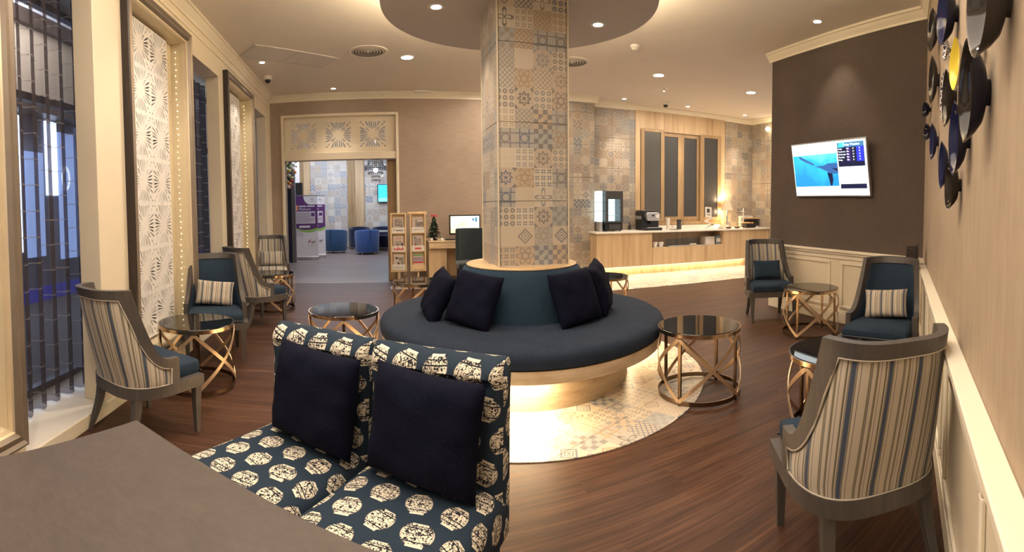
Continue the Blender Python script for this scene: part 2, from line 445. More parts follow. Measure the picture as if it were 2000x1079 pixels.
M = {}
M['floor'] = floor_wood()
M['floor2'] = wood('lounge_floor_wood', (.16, .12, .11), (.10, .075, .07), (.24, .19, .175), 'X', 30, 1.5, .4)
M['ceil'] = plain('ceiling_paint', (.78, .72, .66), .9, var=.05, vs=3, bmp=.08, bs_=300)
M['disc'] = plain('disc_paint', (.62, .58, .56), .9, var=.05, vs=3, bmp=.08, bs_=300)
M['cream'] = plain('cream_paint', (.78, .69, .53), .5, var=.05, vs=4)
M['trimw'] = plain('trim_paint', (.82, .75, .61), .45, var=.04, vs=4)
M['wallB'] = grasscloth('beige_grasscloth', (.40, .31, .24), (.28, .215, .165))
M['wallR'] = grasscloth('sand_wallpaper', (.41, .325, .235), (.33, .255, .18), 'Z', .8, 22, 4)
M['wallT'] = grasscloth('umber_grasscloth', (.110, .083, .068), (.070, .053, .044), 'X', .9, 120, 20)
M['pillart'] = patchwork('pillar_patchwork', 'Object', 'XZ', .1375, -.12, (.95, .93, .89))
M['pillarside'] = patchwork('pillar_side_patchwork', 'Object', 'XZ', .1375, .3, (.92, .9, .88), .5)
M['wallt'] = patchwork('wall_patchwork', 'Object', 'XZ', .15, .16, (.62, .57, .51), .4, 3.0)
M['floort'] = patchwork('floor_patchwork', 'Object', 'XY', .15, .05, (1.12, 1.08, 1.0), .4, 5.0)
M['lounget'] = patchwork('lounge_patchwork', 'Object', 'XZ', .2, .3, (1.0, 1.02, 1.08), .5, 7.0)
M['grout'] = plain('grout', (.66, .58, .47), .8)
M['oak'] = wood('oak_vertical', (.56, .40, .23), (.40, .26, .135), (.66, .49, .30), 'Z', 15, .8)
M['oakh'] = wood('oak_horizontal', (.60, .45, .28), (.45, .31, .17), (.72, .56, .37), 'X', 22, 1.2)
M['oakframe'] = wood('oak_frame', (.36, .235, .115), (.26, .16, .075), (.44, .30, .16), 'Z', 30, 1.5, .4)
M['pine'] = wood('pine', (.66, .47, .26), (.54, .36, .18), (.74, .56, .34), 'Z', 24, 1.4)
M['ringwood'] = wood('pale_curved_wood', (.66, .53, .37), (.50, .37, .23), (.76, .63, .46), 'Z', 6, 30)
M['marble'] = plain('white_marble', (.80, .74, .65), .2, var=.10, vs=3.0)
M['chairwood'] = wood('grey_stained_wood', (.078, .068, .062), (.060, .053, .048), (.098, .086, .078), 'Z', 60, 6, .45)
M['tablewood'] = wood('taupe_laminate', (.072, .057, .051), (.060, .048, .043), (.088, .071, .064), 'X', 90, 40, .45)
M['blue'] = fabric('denim_blue_fabric', (.026, .045, .073), .4, sheen=.02)
M['sofa'] = fabric('slate_blue_fabric', (.024, .034, .056), .35, 320, sheen=.02)
M['sofab'] = fabric('teal_blue_fabric', (.024, .048, .078), .35, 320, sheen=.02)
M['navy'] = fabric('navy_velvet', (.0050, .0058, .017), .3, 200, .95, .0)
M['deskfab'] = fabric('dark_teal_fabric', (.021, .028, .031), .3, 300)
M['tub'] = fabric('royal_blue_fabric', (.035, .075, .21), .25, 200)
M['tubd'] = fabric('dark_navy_fabric', (.012, .016, .045), .25, 200)
M['stripe'] = stripe_fabric('striped_fabric')
M['stripe2'] = stripe_fabric('striped_fabric_narrow', .085)
M['vase'] = vase_fabric('vase_print_fabric')
M['blackglass'] = plain('smoked_black_glass', (.006, .006, .007), .03, var=.0)
M['gold'] = plain('brushed_champagne_gold', (.70, .52, .34), .38, .75, var=.06, vs=40)
M['rimgold'] = plain('polished_gold', (.66, .50, .34), .18, 1.0, var=.05)
M['bronze'] = plain('dark_bronze', (.22, .15, .10), .25, 1.0, var=.1)
M['chrome'] = plain('chrome', (.75, .74, .72), .15, 1.0, var=.03)
M['white'] = plain('white_gloss', (.80, .77, .72), .35, var=.03)
M['paper'] = plain('paper', (.72, .66, .58), .8, var=.04)
M['newsprint'] = plain('newsprint', (.52, .43, .36), .9, var=.2, vs=30)
M['ink'] = plain('ink', (.06, .05, .05), .8, var=.2)
M['inkgrey'] = plain('grey_ink', (.25, .21, .19), .8, var=.3, vs=60)
M['red'] = plain('red_ink', (.55, .05, .06), .7)
M['green'] = plain('green_ink', (.16, .30, .10), .7)
M['violetgrey'] = plain('violet_grey_ink', (.30, .24, .28), .7, var=.3, vs=40)
M['purple'] = plain('purple_vinyl', (.12, .035, .17), .5)
M['vinyl'] = plain('white_vinyl', (.80, .78, .80), .5, var=.03)
M['lime'] = plain('lime_vinyl', (.32, .55, .14), .5)
M['orange'] = plain('orange_vinyl', (.85, .35, .15), .5)
M['alu'] = plain('aluminium', (.55, .54, .55), .35, .9)
M['black'] = plain('black_plastic', (.012, .012, .013), .35)
M['darkgrey'] = plain('dark_grey_plastic', (.05, .048, .05), .4)
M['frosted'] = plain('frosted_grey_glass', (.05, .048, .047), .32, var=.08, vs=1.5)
M['frostedl'] = plain('frosted_glass_painted_glare', (.085, .08, .07), .25, var=.2, vs=1.2)  # paler copy of the frosted glass: its reflected light is put into the colour
M['framedark'] = wood('dark_frame_wood', (.030, .021, .018), (.018, .012, .010), None, 'Z', 40, 3, .4)
M['framegrey'] = plain('pewter_frame', (.25, .205, .16), .35, .4, var=.15)
M['framegold'] = plain('pale_gold_frame', (.74, .64, .47), .35, .4)
M['liner'] = plain('cream_liner', (.66, .57, .40), .6, var=.06)
M['fret'] = plain('white_fretwork', (.82, .80, .77), .45, var=.03)
M['fretback'] = plain('silver_grey_backing', (.22, .22, .25), .4, .0, var=.35, vs=5)
M['fairy'] = emit('fairy_light', (1, .82, .45), 2.2)
M['lampglow'] = emit('downlight_glow', (1, .90, .72), 14)
M['led'] = emit('warm_led', (1, .80, .50), 75)
M['led2'] = emit('counter_led', (1, .80, .50), 13)
M['curtain'] = curtain_mat('sheer_charcoal_curtain', (.095, .080, .078), .60)
M['curtaind'] = curtain_mat('dense_charcoal_curtain', (.075, .068, .075), .86)
M['pane'] = glass_mat('window_glass')
M['plate_navy'] = plain('navy_glaze', (.007, .008, .026), .12, var=.2, coat=.25)
M['plate_brown'] = plain('brown_glaze', (.018, .013, .011), .15, var=.3, coat=.25)
M['plate_blue'] = plain('deep_blue_glaze', (.010, .014, .055), .12, var=.2, coat=.25)
M['plate_white'] = plain('cream_glaze', (.55, .47, .36), .2, var=.15, vs=25, coat=.5)
M['plate_grey'] = plain('smoked_grey_glaze', (.045, .038, .034), .15, var=.3, coat=.25)
M['plate_yellow'] = plain('yellow_glaze', (.75, .58, .06), .2, var=.1)
for k_ in ('navy', 'brown', 'blue', 'grey'):
    b_ = M['plate_' + k_].node_tree.nodes['Principled BSDF']; b_.inputs['Specular IOR Level'].default_value = .35; b_.inputs['Coat Weight'].default_value = .05; b_.inputs['Roughness'].default_value = .09
def ornate():
    m, nt, bs = new_mat('blue_white_ornament', .25, 0, (.4, .4, .45))
    vo = nt.nodes.new('ShaderNodeTexVoronoi'); vo.feature = 'DISTANCE_TO_EDGE'; vo.inputs['Scale'].default_value = 55
    nt.links.new(coords(nt), vo.inputs['Vector'])
    c = mix(nt, V(nt, vo.outputs[0]).lt(.12), (.03, .03, .06), (.55, .52, .50)); nt.links.new(c, bs.inputs['Base Color']); return m
M['plate_ornate'] = ornate()
M['needle'] = plain('fir_green', (.020, .045, .022), .7, var=.5, vs=60)
M['amber'] = plain('food_amber', (.55, .30, .10), .6, var=.4, vs=60)
# ------------------------------------------------------------------ the room
def smesh(name, mb, mat, fr=None, parent=None, bevel=0.0, smooth=False):
    loc, rz = fr if fr else ((0, 0, 0), 0)
    o = mb.build(name, mat, parent, loc, rz, smooth, bevel)
    if parent is None: struct(o)
    return o
ROOM = .29     # turn of the room's axes
# floors: the main room up to the doorway wall, and the lounge beyond
fo = MB(); fo.box(-2.12, 9, -5, 7.87, -.1, 0); smesh('floor', fo, M['floor'], ((0, 0, 0), ROOM))
fo = MB(); fo.box(-3.2, 6, 7.875, 16.2, -.1, 0.002); o = smesh('floor_lounge', fo, M['floor2'], ((0, 0, 0), ROOM))
ce = MB(); ce.box(-2.12, 9, -5, 7.9, ZC, ZC + .12); ce.box(-3.2, 9, 7.9, 16.2, ZC, ZC + .12); smesh('ceiling', ce, M['ceil'], ((0, 0, 0), ROOM))

def crown(mb, x0, x1, y=0.0, z=ZC, sgn=-1):
    """stepped crown moulding along x at wall face y"""
    pr = [(0, -.105), (.012, -.105), (.016, -.085), (.045, -.05), (.06, -.028), (.075, -.024), (.075, 0), (0, 0)]
    n = len(pr)
    vs = [(x, y + sgn * a, z + b) for x in (x0, x1) for a, b in pr]
    mb.add(vs, [tuple(range(n)), tuple(range(2 * n - 1, n - 1, -1))] + [((i + 1) % n, i, n + i, n + (i + 1) % n) for i in range(n)])

# doorway wall with its opening
b = MB(); b.box(-2.6, -1.45, 0, .18, 0, ZC); b.box(-1.45, .40, 0, .18, 2.76, ZC); b.box(.40, 3.2, 0, .18, 0, ZC)
wall_back = smesh('wall_back', b, M['wallB'], WB)
c = MB(); crown(c, -2.4, 3.0); smesh('crown_moulding', c, M['trimw'], None, wall_back)
door = sroot('door_1', *WB)
c = MB(); c.box(-1.495, -1.45, -.03, .2, 0, 2.80); c.box(.395, .44, -.03, .2, 0, 2.80); c.box(-1.45, .395, -.03, .2, 2.755, 2.80)
c.build('door_casing', M['cream'], door, bevel=.006)
c = MB(); c.box(-1.45, .395, -.015, .19, 2.045, 2.165); c.build('transom_beam', M['cream'], door, bevel=.006)
c = MB(); c.box(.25, .395, .19, .26, 0.01, 2.045); c.box(.25, .32, .26, .33, 0.01, 2.045); c.build('folding_door_leaf', M['oakframe'], door, bevel=.004)

# fretwork module, cut as a flat outline with drop-shaped holes and given thickness
def drop(ang, r0, r1, wd, n=7, bend=0.0):
    pts = []
    for i in range(2 * n):
        t = i / n; s = 1 if t < 1 else -1; q = t if t < 1 else 2 - t
        r = r0 + (r1 - r0) * q; h = wd * (q ** .8) * sqrt(max(0.0, 1 - q ** 4)) * s
        a = ang + bend * q
        pts.append((cos(a) * r - sin(a) * h, sin(a) * r + cos(a) * h))
    return pts
def disc_pts(x, y, r, n=8): return [(x + r * cos(2 * pi * i / n), y + r * sin(2 * pi * i / n)) for i in range(n)]
def fret_mesh(name, mat, rich, k_=1.0):
    holes = []
    for k in range(4):
        q = k * pi / 2
        for sgn in (1, -1):
            def A(d): return q + pi / 4 + sgn * radians(45 - d)
            holes.append(drop(A(6.6), .17, .475, .025 * k_))
            holes.append(drop(A(18.5), .19, .485, .026 * k_, bend=sgn * .03))
            holes.append(drop(A(30), .24, .545, .028 * k_, bend=sgn * .03))
            if rich: holes.append(drop(A(38.5), .15, .39, .015 * k_, bend=-sgn * .12))
            else: holes.append(drop(A(38.5), .13, .36, .012 * k_, bend=-sgn * .1))
        a = q + pi / 4
        holes.append(drop(a, .42, .55, .022 * k_)); holes.append(disc_pts(cos(a) * .615, sin(a) * .615, .022 * k_))
    if rich:
        for k in range(4):
            a = k * pi / 2; holes.append(disc_pts(cos(a) * .475, sin(a) * .475, .012, 6))
    loops = [[(-.5, -.5), (.5, -.5), (.5, .5), (-.5, .5)]] + holes
    pts, eds = [], []
    for lp in loops:
        k0 = len(pts)
        for p in lp:
            if len(pts) == k0 or hypot(p[0] - pts[-1].x, p[1] - pts[-1].y) > 1e-4: pts.append(Vector(p))
        if hypot(pts[-1].x - pts[k0].x, pts[-1].y - pts[k0].y) < 1e-4 and len(pts) - k0 > 3: pts.pop()
        eds += [(i, i + 1 if i + 1 < len(pts) else k0) for i in range(k0, len(pts))]
    vs, es, fs, *_ = delaunay_2d_cdt(pts, eds, [], 1, 1e-5)
    def inside(x, y, lp):
        r = False
        for i in range(len(lp)):
            (x0, y0), (x1, y1) = lp[i - 1], lp[i]
            if (y0 > y) != (y1 > y) and x < (x1 - x0) * (y - y0) / (y1 - y0) + x0: r = not r
        return r
    def solid(f):
        x = sum(vs[i].x for i in f) / len(f); y = sum(vs[i].y for i in f) / len(f)
        return not any(inside(x, y, h) for h in holes)
    fs = [f for f in fs if solid(f)]
    t = .012; n = len(vs); cnt = {}
    for f in fs:
        for i in range(len(f)): e = (f[i], f[(i + 1) % len(f)]); cnt[e] = 1
    m_ = MB(); V3 = [(v.x, v.y, t) for v in vs] + [(v.x, v.y, -t) for v in vs]
    F3 = [tuple(f) for f in fs] + [tuple(n + i for i in reversed(f)) for f in fs] + [(e[1], e[0], n + e[0], n + e[1]) for e in cnt if (e[1], e[0]) not in cnt]
    m_.add(V3, F3)
    return m_.mesh(name, mat)
FRET = fret_mesh('fret_module', M['fret'], True, 1.15)
FRET2 = fret_mesh('fret_module_transom', M['cream'], False, 1.3)
c = MB(); c.box(-1.45, .395, .07, .095, 2.165, 2.235); c.box(-1.45, .395, .07, .095, 2.685, 2.755)
for a, b_ in ((-1.45, -1.355), (-.905, -.775), (-.325, -.205), (.245, .395)): c.box(a, b_, .07, .095, 2.235, 2.685)
c.build('transom_board', M['cream'], door)
for x in (-1.13, -.55, .02):
    put('fretwork_panel', FRET2, door, (x, .082, 2.46), (pi / 2, 0, 0), (.45, .45, 1.0))

# wall behind the counter, its pilaster and return, all clad in printed tiles
def tiles(parent, mat, xs, zs, y, th=.012, gap=.004, name='tile', side=None):
    """large-format tiles on the wall face y (local), sharing one mesh per size"""
    cache = {}
    for i in range(len(xs) - 1):
        for j in range(len(zs) - 1):
            wd = xs[i + 1] - xs[i] - gap; h = zs[j + 1] - zs[j] - gap
            q = MB(); x = xs[i] + gap / 2; z = zs[j] + gap / 2; q.box(x, x + wd, y - th, y, z, z + h); q.build(name, mat, parent)
def seq(a, b, st):
    r = [a]
    while r[-1] + st < b - .05: r.append(r[-1] + st)
    return r + [b]
b = MB(); b.box(2.4, 4.12, 0, .2, 0, ZC); b.box(4.12, 6.02, 0, .2, 2.66, ZC); b.box(4.12, 6.02, 0, .2, 0, .86); b.box(6.02, 7.1, 0, .2, 0, ZC)
wall_c = smesh('wall_rear', b, M['grout'], WC)
tiles(wall_c, M['wallt'], [3.09, 3.55, 4.02], seq(.8, 3.03, .56), 0)
tiles(wall_c, M['wallt'], [6.13, 6.50, 6.875], seq(.8, 3.03, .56), 0)
c = MB(); crown(c, 3.09, 6.88); c.build('crown_moulding', M['trimw'], wall_c)
b = MB(); b.box(2.45, 3.075, -.288, 0, 0, ZC); pil = smesh('pilaster', b, M['grout'], WC)
tiles(pil, M['wallt'], [2.46, 3.087], seq(.05, 3.03, .56), -.288)
c = MB(); crown(c, 2.46, 3.15, -.3); c.build('crown_moulding', M['trimw'], pil)
c = MB(); c.box(3.075, 3.087, -.288, 0, .0, 3.03); c.build('pilaster_return', M['wallt'], pil)
# return wall at the end of the counter (faces the counter)
WD = (on(WC, 6.88, 0), WC[1] - pi / 2)
b = MB(); b.box(-.2, 1.5, 0.012, .15, 0, ZC); wall_d = smesh('wall_return', b, M['grout'], WD)
tiles(wall_d, M['wallt'], [0.005, .52, 1.04], seq(.05, 3.03, .56), .012)
c = MB(); crown(c, 0, 1.5, .0); c.build('crown_moulding', M['trimw'], wall_d)

# oak sliding window above the counter
win = sroot('window_1', *WC)
c = MB()
x = 4.02
for i in range(20):                                   # vertical oak boards around the opening
    x2 = x + .1045
    if x2 <= 4.145: c_ = (0.86, 3.03)
    elif x < 6.005: c_ = (2.665, 3.03)
    else: c_ = (.86, 3.03)
    q = MB(); q.box(x + .001, x2 - .001, -.02, 0, *c_); q.build('oak_board', M['oak'], win)
    x = x2
c = MB(); c.box(4.125, 6.02, -.03, .12, .86, .93); c.build('window_sill', M['oakframe'], win, bevel=.004)
def sash(x0, x1, z0, z1, y, st, glass, rail=.09):
    f = MB(); f.box(x0, x0 + st, y, y + .04, z0, z1); f.box(x1 - st, x1, y, y + .04, z0, z1)
    f.box(x0 + st, x1 - st, y, y + .04, z0, z0 + rail); f.box(x0 + st, x1 - st, y, y + .04, z1 - rail * .75, z1)
    o = f.build('sash_frame', M['oakframe'], win, bevel=.003)
    g = MB(); g.box(x0 + st, x1 - st, y + .015, y + .025, z0 + rail, z1 - rail * .75); g.build('pane', glass, o)
sash(4.135, 4.64, .93, 2.70, -.035, .075, M['frostedl'], .08)
sash(4.60, 5.06, .93, 2.655, .02, .075, M['frosted']); sash(5.05, 5.51, .93, 2.655, .02, .075, M['frosted'])
sash(5.49, 6.01, .93, 2.685, -.035, .09, M['frosted'], .08)
b = MB(); b.box(4.1, 6.05, .19, .2, .8, 2.7); b.build('window_back', M['darkgrey'], win)

# television wall: dark cloth above a cream wainscot
b = MB(); b.box(-4.574, -2.2, 0, .14, 0, ZC); wall_t = smesh('wall_right', b, M['wallT'], WT)
c = MB(); crown(c, -4.62, -2.3); c.build('crown_moulding', M['trimw'], wall_t)
def wainscot(parent, x0, x1, panels, zt=.788, ends=False):
    c = MB(); c.box(x0, x1, -.012, 0, .11, zt - .02); c.build('wainscot_board', M['cream'], parent)
    c = MB(); c.box(x0, x1, -.058, 0, zt - .026, zt); c.box(x0, x1, -.042, 0, zt - .05, zt - .026); c.box(x0, x1, -.024, 0, zt - .10, zt - .05)
    c.build('chair_rail', M['trimw'], parent, bevel=.004)
    c = MB(); c.box(x0, x1, -.024, 0, 0, .115); c.box(x0, x1, -.017, 0, .115, .135); c.build('baseboard', M['trimw'], parent, bevel=.004)
    for a, b2 in panels:
        z0, z1, t = .165, zt - .125, .03
        m_ = MB()
        for (p, q2, r, s2) in ((a, b2, z0, z0 + t), (a, b2, z1 - t, z1), (a, a + t, z0 + t, z1 - t), (b2 - t, b2, z0 + t, z1 - t)):
            m_.box(p, q2, -.026, -.012, r, s2)
        m_.build('panel_moulding', M['trimw'], parent, bevel=.005)
wainscot(wall_t, -4.574, -2.3, [(-4.46, -3.53), (-3.38, -2.45)])
c = MB(); c.box(-4.586, -4.574, -.012, .14, .0, .77); c.build('wainscot_end', M['cream'], wall_t)

# wall with the plates
b = MB(); b.box(-3.85, 1.6, 0, .14, 0, ZC); wall_r = smesh('wall_right_near', b, M['wallR'], WR)
wainscot(wall_r, -3.78, 1.5, [(-3.6, -2.62), (-2.42, -1.32), (-1.12, -.25), (-.05, .9)])
c = MB(); crown(c, -3.78, 1.5); c.build('crown_moulding', M['trimw'], wall_r)

# dropped round ceiling disc above the pillar, with a light cove on top
PC = (.068, 3.63)
c = MB(); c.lathe([(0, 2.72), (1.0, 2.72), (1.03, 2.728), (1.035, 2.78), (1.03, 2.80), (.70, 2.80), (.70, ZC), (0, ZC)], 96, PC)
smesh('ceiling_disc', c, M['disc'], smooth=True)
l = MB(); l.lathe([(.93, 2.802), (.96, 2.802), (.96, 2.818), (.93, 2.818), (.93, 2.802)], 72, PC)
o = l.build('cove_light', M['led']); tag(o, 'warm light strip hidden on top of the round ceiling disc', 'light strip')

# tiled pillar in the middle of the round sofa
PR = radians(15.5); ph = .26
pillar = sroot('pillar', (PC[0] + .02, PC[1] + .0, 0), PR)
c = MB(); c.box(-ph + .012, ph - .012, -ph + .012, ph - .012, 0, ZC); c.build('core', M['grout'], pillar)
zs = [.73, 1.28, 1.83, 2.38, 2.93, ZC]
for k in range(4):
    r_ = sroot('pillar_face', (0, 0, 0), 0); del r_['kind']; r_.parent = pillar; r_.rotation_euler = (0, 0, k * pi / 2)
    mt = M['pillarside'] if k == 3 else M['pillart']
    for j in range(len(zs) - 1):
        q = MB(); q.box(-ph, ph, -ph, -ph + .012, zs[j] + .002, zs[j + 1] - .002); q.build('tile', mt, r_)
c = MB()
for a, b_ in ((-1, -1), (1, -1), (1, 1), (-1, 1)): c.box(a * ph - .005, a * ph + .005, b_ * ph - .005, b_ * ph + .005, .73, ZC)
c.build('corner_trim', M['cream'], pillar)

# round tiled inlay in the wooden floor, cut from square tiles
def clip(poly, cx, cy, R, n=72):
    for i in range(n):
        a = 2 * pi * i / n; nx, ny = cos(a), sin(a); out = []
        for k in range(len(poly)):
            p, q = poly[k], poly[(k + 1) % len(poly)]
            dp = (p[0] - cx) * nx + (p[1] - cy) * ny - R; dq = (q[0] - cx) * nx + (q[1] - cy) * ny - R
            if dp <= 0: out.append(p)
            if (dp < 0) != (dq < 0):
                t = dp / (dp - dq); out.append((p[0] + (q[0] - p[0]) * t, p[1] + (q[1] - p[1]) * t))
        poly = out
        if len(poly) < 3: return []
    return poly
inlay = sroot('floor_inlay', (PC[0], PC[1], 0), radians(40))
T_ = .6
for i in range(-3, 3):
    for j in range(-3, 3):
        x, y = i * T_ + .22, j * T_ + .1; g = .0015
        p = clip([(x + g, y + g), (x + T_ - g, y + g), (x + T_ - g, y + T_ - g), (x + g, y + T_ - g)], 0, 0, 1.36)
        if len(p) >= 3: q = MB(); q.prism(p, .0005, .005); q.build('tile', M['floort'], inlay)
# pale tiled strip of floor in front of the counter
strip = sroot('floor_strip', *WC)
for i in range(8):
    for j in range(3):
        q = MB(); q.box(2.2 + i * .6 + .001, 2.8 + i * .6 - .001, -1.75 + j * .6 + .001, -1.15 + j * .6 - .001, .0005, .005); q.build('tile', M['floort'], strip)

# curtained wall: piers, soffit, ledge
b = MB()
FRAMES = ((.43, 1.715), (2.86, 4.085), (5.21, 6.50))
for (a, b_), (fa, fb_) in zip(((-1.2, 1.755), (2.50, 4.125), (5.05, 6.53)), FRAMES):
    fa += .08; fb_ -= .08
    b.box(a, fa, 0, .15, .085, 2.725); b.box(fb_, b_, 0, .15, .085, 2.725); b.box(fa, fb_, 0, .15, .085, .24); b.box(fa, fb_, .135, .15, .24, 2.725)
b.box(7.5, 7.95, 0, .15, .085, 2.725)
xs_ = [-1.2] + [q for f_ in FRAMES for q in (f_[0] + .08, f_[1] - .08)] + [7.95]
for i in range(len(xs_) - 1):
    if i % 2 == 0: b.box(xs_[i], xs_[i + 1], 0, .52, 2.725, ZC)
    else: b.box(xs_[i], xs_[i + 1], 0, .52, 2.76, ZC); b.box(xs_[i], xs_[i + 1], .135, .52, 2.725, 2.76)
wall_l = smesh('wall_left', b, M['cream'], WL, bevel=.004)
c = MB(); c.box(-1.2, 7.95, -.012, .52, 0, .085); c.build('ledge', M['trimw'], wall_l, bevel=.006)
c = MB(); crown(c, -1.2, 7.8); c.box(-1.2, 7.8, -.012, 0, 2.93, 2.96); c.build('crown_moulding', M['trimw'], wall_l)
WINS = [(.6, 3.4), (3.4, 5.85), (5.85, 7.9)]
for k, (a, b_) in enumerate(WINS):
    wn = sroot('window_%d' % (k + 2), *WL)
    c = MB(); c.box(a, b_, .46, .51, .085, .13); c.box(a, b_, .46, .51, 2.68, 2.725); c.box(a, a + .04, .46, .51, .13, 2.68); c.box(b_ - .04, b_, .46, .51, .13, 2.68)
    c.box(a + .04, b_ - .04, .46, .51, 2.02, 2.07); c.build('window_frame', M['framedark'], wn)
    for z0, z1 in ((.13, 2.02), (2.07, 2.68)):
        c = MB(); c.box(a + .04, b_ - .04, .48, .486, z0, z1); c.build('pane', M['pane'], wn)

# framed fretwork panels
def fret_frame(x0, x1, label):
    t = thing('framed_fretwork_panel', label, 'wall panel', *WL)
    z0, z1 = .16, 2.84; fw = .085; d = .055
    # moulded frame, four mitred sides: dark outer edge and pewter face
    pr = [(0, 0), (0, -d), (.012, -d - .008), (.03, -d + .004), (.06, -d - .004), (fw - .012, -d + .02), (fw, -d + .024), (fw, 0)]
    def side(pts_o, pts_i):
        vs = []
        for P, Q in ((pts_o[0], pts_i[0]), (pts_o[1], pts_i[1])):
            for u_, y in pr: f_ = u_ / fw; vs.append((P[0] + (Q[0] - P[0]) * f_, y, P[1] + (Q[1] - P[1]) * f_))
        n = len(pr); m_ = MB()
        fs = [(i, i + 1, n + i + 1, n + i) for i in range(n - 1)]
        m_.add(vs, fs); m_.m = [0, 0, 1, 1, 1, 2, 2]
        m_.build('frame_side', [M['framedark'], M['framegrey'], M['framegold']], t, smooth=True, ang=30)
    O = [(x0, z0), (x1, z0), (x1, z1), (x0, z1)]; I = [(x0 + fw, z0 + fw), (x1 - fw, z0 + fw), (x1 - fw, z1 - fw), (x0 + fw, z1 - fw)]
    for k in range(4): side((O[k], O[(k + 1) % 4]), (I[k], I[(k + 1) % 4]))
    # cream lit lining set back inside, the fretwork in front of it
    li = MB(); li.box(x0 + fw - .004, x1 - fw + .004, .122, .134, z0 + fw - .004, z1 - fw + .004)
    for a_, b_ in ((x0 + fw - .004, x0 + fw + .004), (x1 - fw - .004, x1 - fw + .004)): li.box(a_, b_, .0, .122, z0 + fw - .004, z1 - fw + .004)
    li.box(x0 + fw + .004, x1 - fw - .004, 0, .122, z0 + fw - .004, z0 + fw + .004); li.box(x0 + fw + .004, x1 - fw - .004, 0, .122, z1 - fw - .004, z1 - fw + .004)
    li.build('lining', M['liner'], t)
    xm = (x0 + x1) / 2; mw = .352; nz = 7; zh = (z1 - z0 - 2 * fw - .06) / nz
    bk = MB(); bk.box(xm - mw, xm + mw, .106, .1215, z0 + fw + .03, z1 - fw - .03); bk.build('backing', M['fretback'], t)
    for i in range(2):
        for j in range(nz):
            put('fretwork_tile', FRET, t, (xm + (i - .5) * mw, .088, z0 + fw + .03 + (j + .5) * zh), (pi / 2, 0, 0), (mw, zh, .5))
    fl_ = MB()
    for k in range(46):
        z = z0 + fw + .08 + k * (z1 - z0 - 2 * fw - .16) / 45
        fl_.sphere((x1 - fw - .02, .06 + .012 * random.random(), z), .004 + .002 * random.random(), 5)
    stuff(fl_.build('string_lights', M['fairy'], t))
    return t
fret_frame(.43, 1.715, 'white fretwork panel in a dark frame, cut off by the edge of the picture')
fret_frame(2.86, 4.085, 'tall white fretwork panel in a dark frame behind the round table and blue chair')
fret_frame(5.21, 6.50, 'white fretwork panel in a dark frame nearest the doorway, string lights inside')

# curtains
def curtain(x0, x1, label, mat, folds, amp=.045, y=.2, seed=0, z0=.10):
    rn = random.Random(seed); ph_ = [rn.uniform(0, 6.28) for _ in range(4)]
    W_ = x1 - x0
    def xy(t, v):
        s = t * folds * 2 * pi
        return (x0 + W_ * t + .012 * sin(2 * s + ph_[0]), y + amp * sin(s + ph_[1] + .5 * sin(t * 7 + ph_[2])) * (.75 + .25 * v) + .012 * sin(3 * t * pi + ph_[3]))
    def fn(t, v):
        x, yy = xy(t, 1 - v); return (x, yy, z0 + (2.70 - z0) * v)
    m_ = MB(); m_.grid(fn, int(folds * 14), 10, uvf=lambda t, v: (t * W_ * 1.6, z0 + (2.70 - z0) * v))
    o = m_.build('curtain', mat, None, *WL, smooth=True, ang=180)
    return tag(o, label, 'curtain', 'sheer curtains at the windows')
curtain(1.55, 2.85, 'sheer charcoal curtain behind the nearest striped chair, street lights shining through', M['curtain'], 9.5, .035, .27, 1)
curtain(3.95, 5.3, 'dark sheer curtain hanging between the two tall fretwork panels', M['curtaind'], 9, .03, .26, 2)
curtain(6.4, 7.7, 'dark curtain in the last window bay beside the doorway wall', M['curtaind'], 8, .03, .26, 3)

# street outside the windows
g_ = MB(); g_.box(-14, -2.13, -6, 16, -.25, -.12); smesh('ground_street', g_, plain('asphalt', (.06, .06, .065), .8, var=.3, vs=20), ((0, 0, 0), ROOM))
bld = thing('shop_front', 'pale building with lit shop windows seen through the sheer curtain', 'building', *WL)
c = MB(); c.box(-3, 14, 3.2, 3.5, 3.05, 4.2); c.build('fascia', plain('street_fascia', (.30, .25, .20), .8), bld)
c = MB(); c.box(-3, 14, 3.1, 3.55, 2.88, 3.05); c.build('beam', M['framedark'], bld)
c = MB(); c.box(-3, 14, 3.1, 3.55, 4.2, 4.42); c.build('beam', M['framedark'], bld)
c = MB(); c.box(-3, 14, 3.3, 3.5, 4.42, 7.0); c.build('upper_wall', plain('street_wall', (.42, .46, .55), .8), bld)
c = MB(); c.box(-3, 14, 3.4, 3.5, -.3, 2.88); c.build('lower_wall', plain('street_low_wall', (.12, .15, .24), .6), bld)
for i, (x, wd, z0, z1, col) in enumerate(((4.2, .8, .5, 2.8, 0), (5.1, .55, .7, 2.85, 0), (5.75, .45, .6, 2.3, 1), (6.3, .3, 1.6, 2.85, 0), (6.65, .45, .5, 2.7, 1), (7.2, .30, .5, 2.85, 1), (7.6, .55, .9, 2.4, 1), (8.3, .7, .6, 2.8, 0))):
    c = MB(); c.box(x, x + wd, 3.36, 3.40, z0, z1); c.build('lit_window', emit('lit_window_%d' % i, ((.75, .85, 1), (.42, .58, 1))[col], (3.4, .8)[col]), bld)
c = MB(); c.box(-3, 14, 3.33, 3.37, -.3, .10); c.build('blue_light_band', emit('blue_neon', (.03, .06, .7), .2), bld)
c = MB(); c.tube([(6.75 + .10 * cos(t * pi / 12), 3.3, 1.9 + .19 * sin(t * pi / 12)) for t in range(24)], .02, 6, closed=True); c.build('round_sign', emit('sign_white', (.9, .95, 1), 1.2), bld)
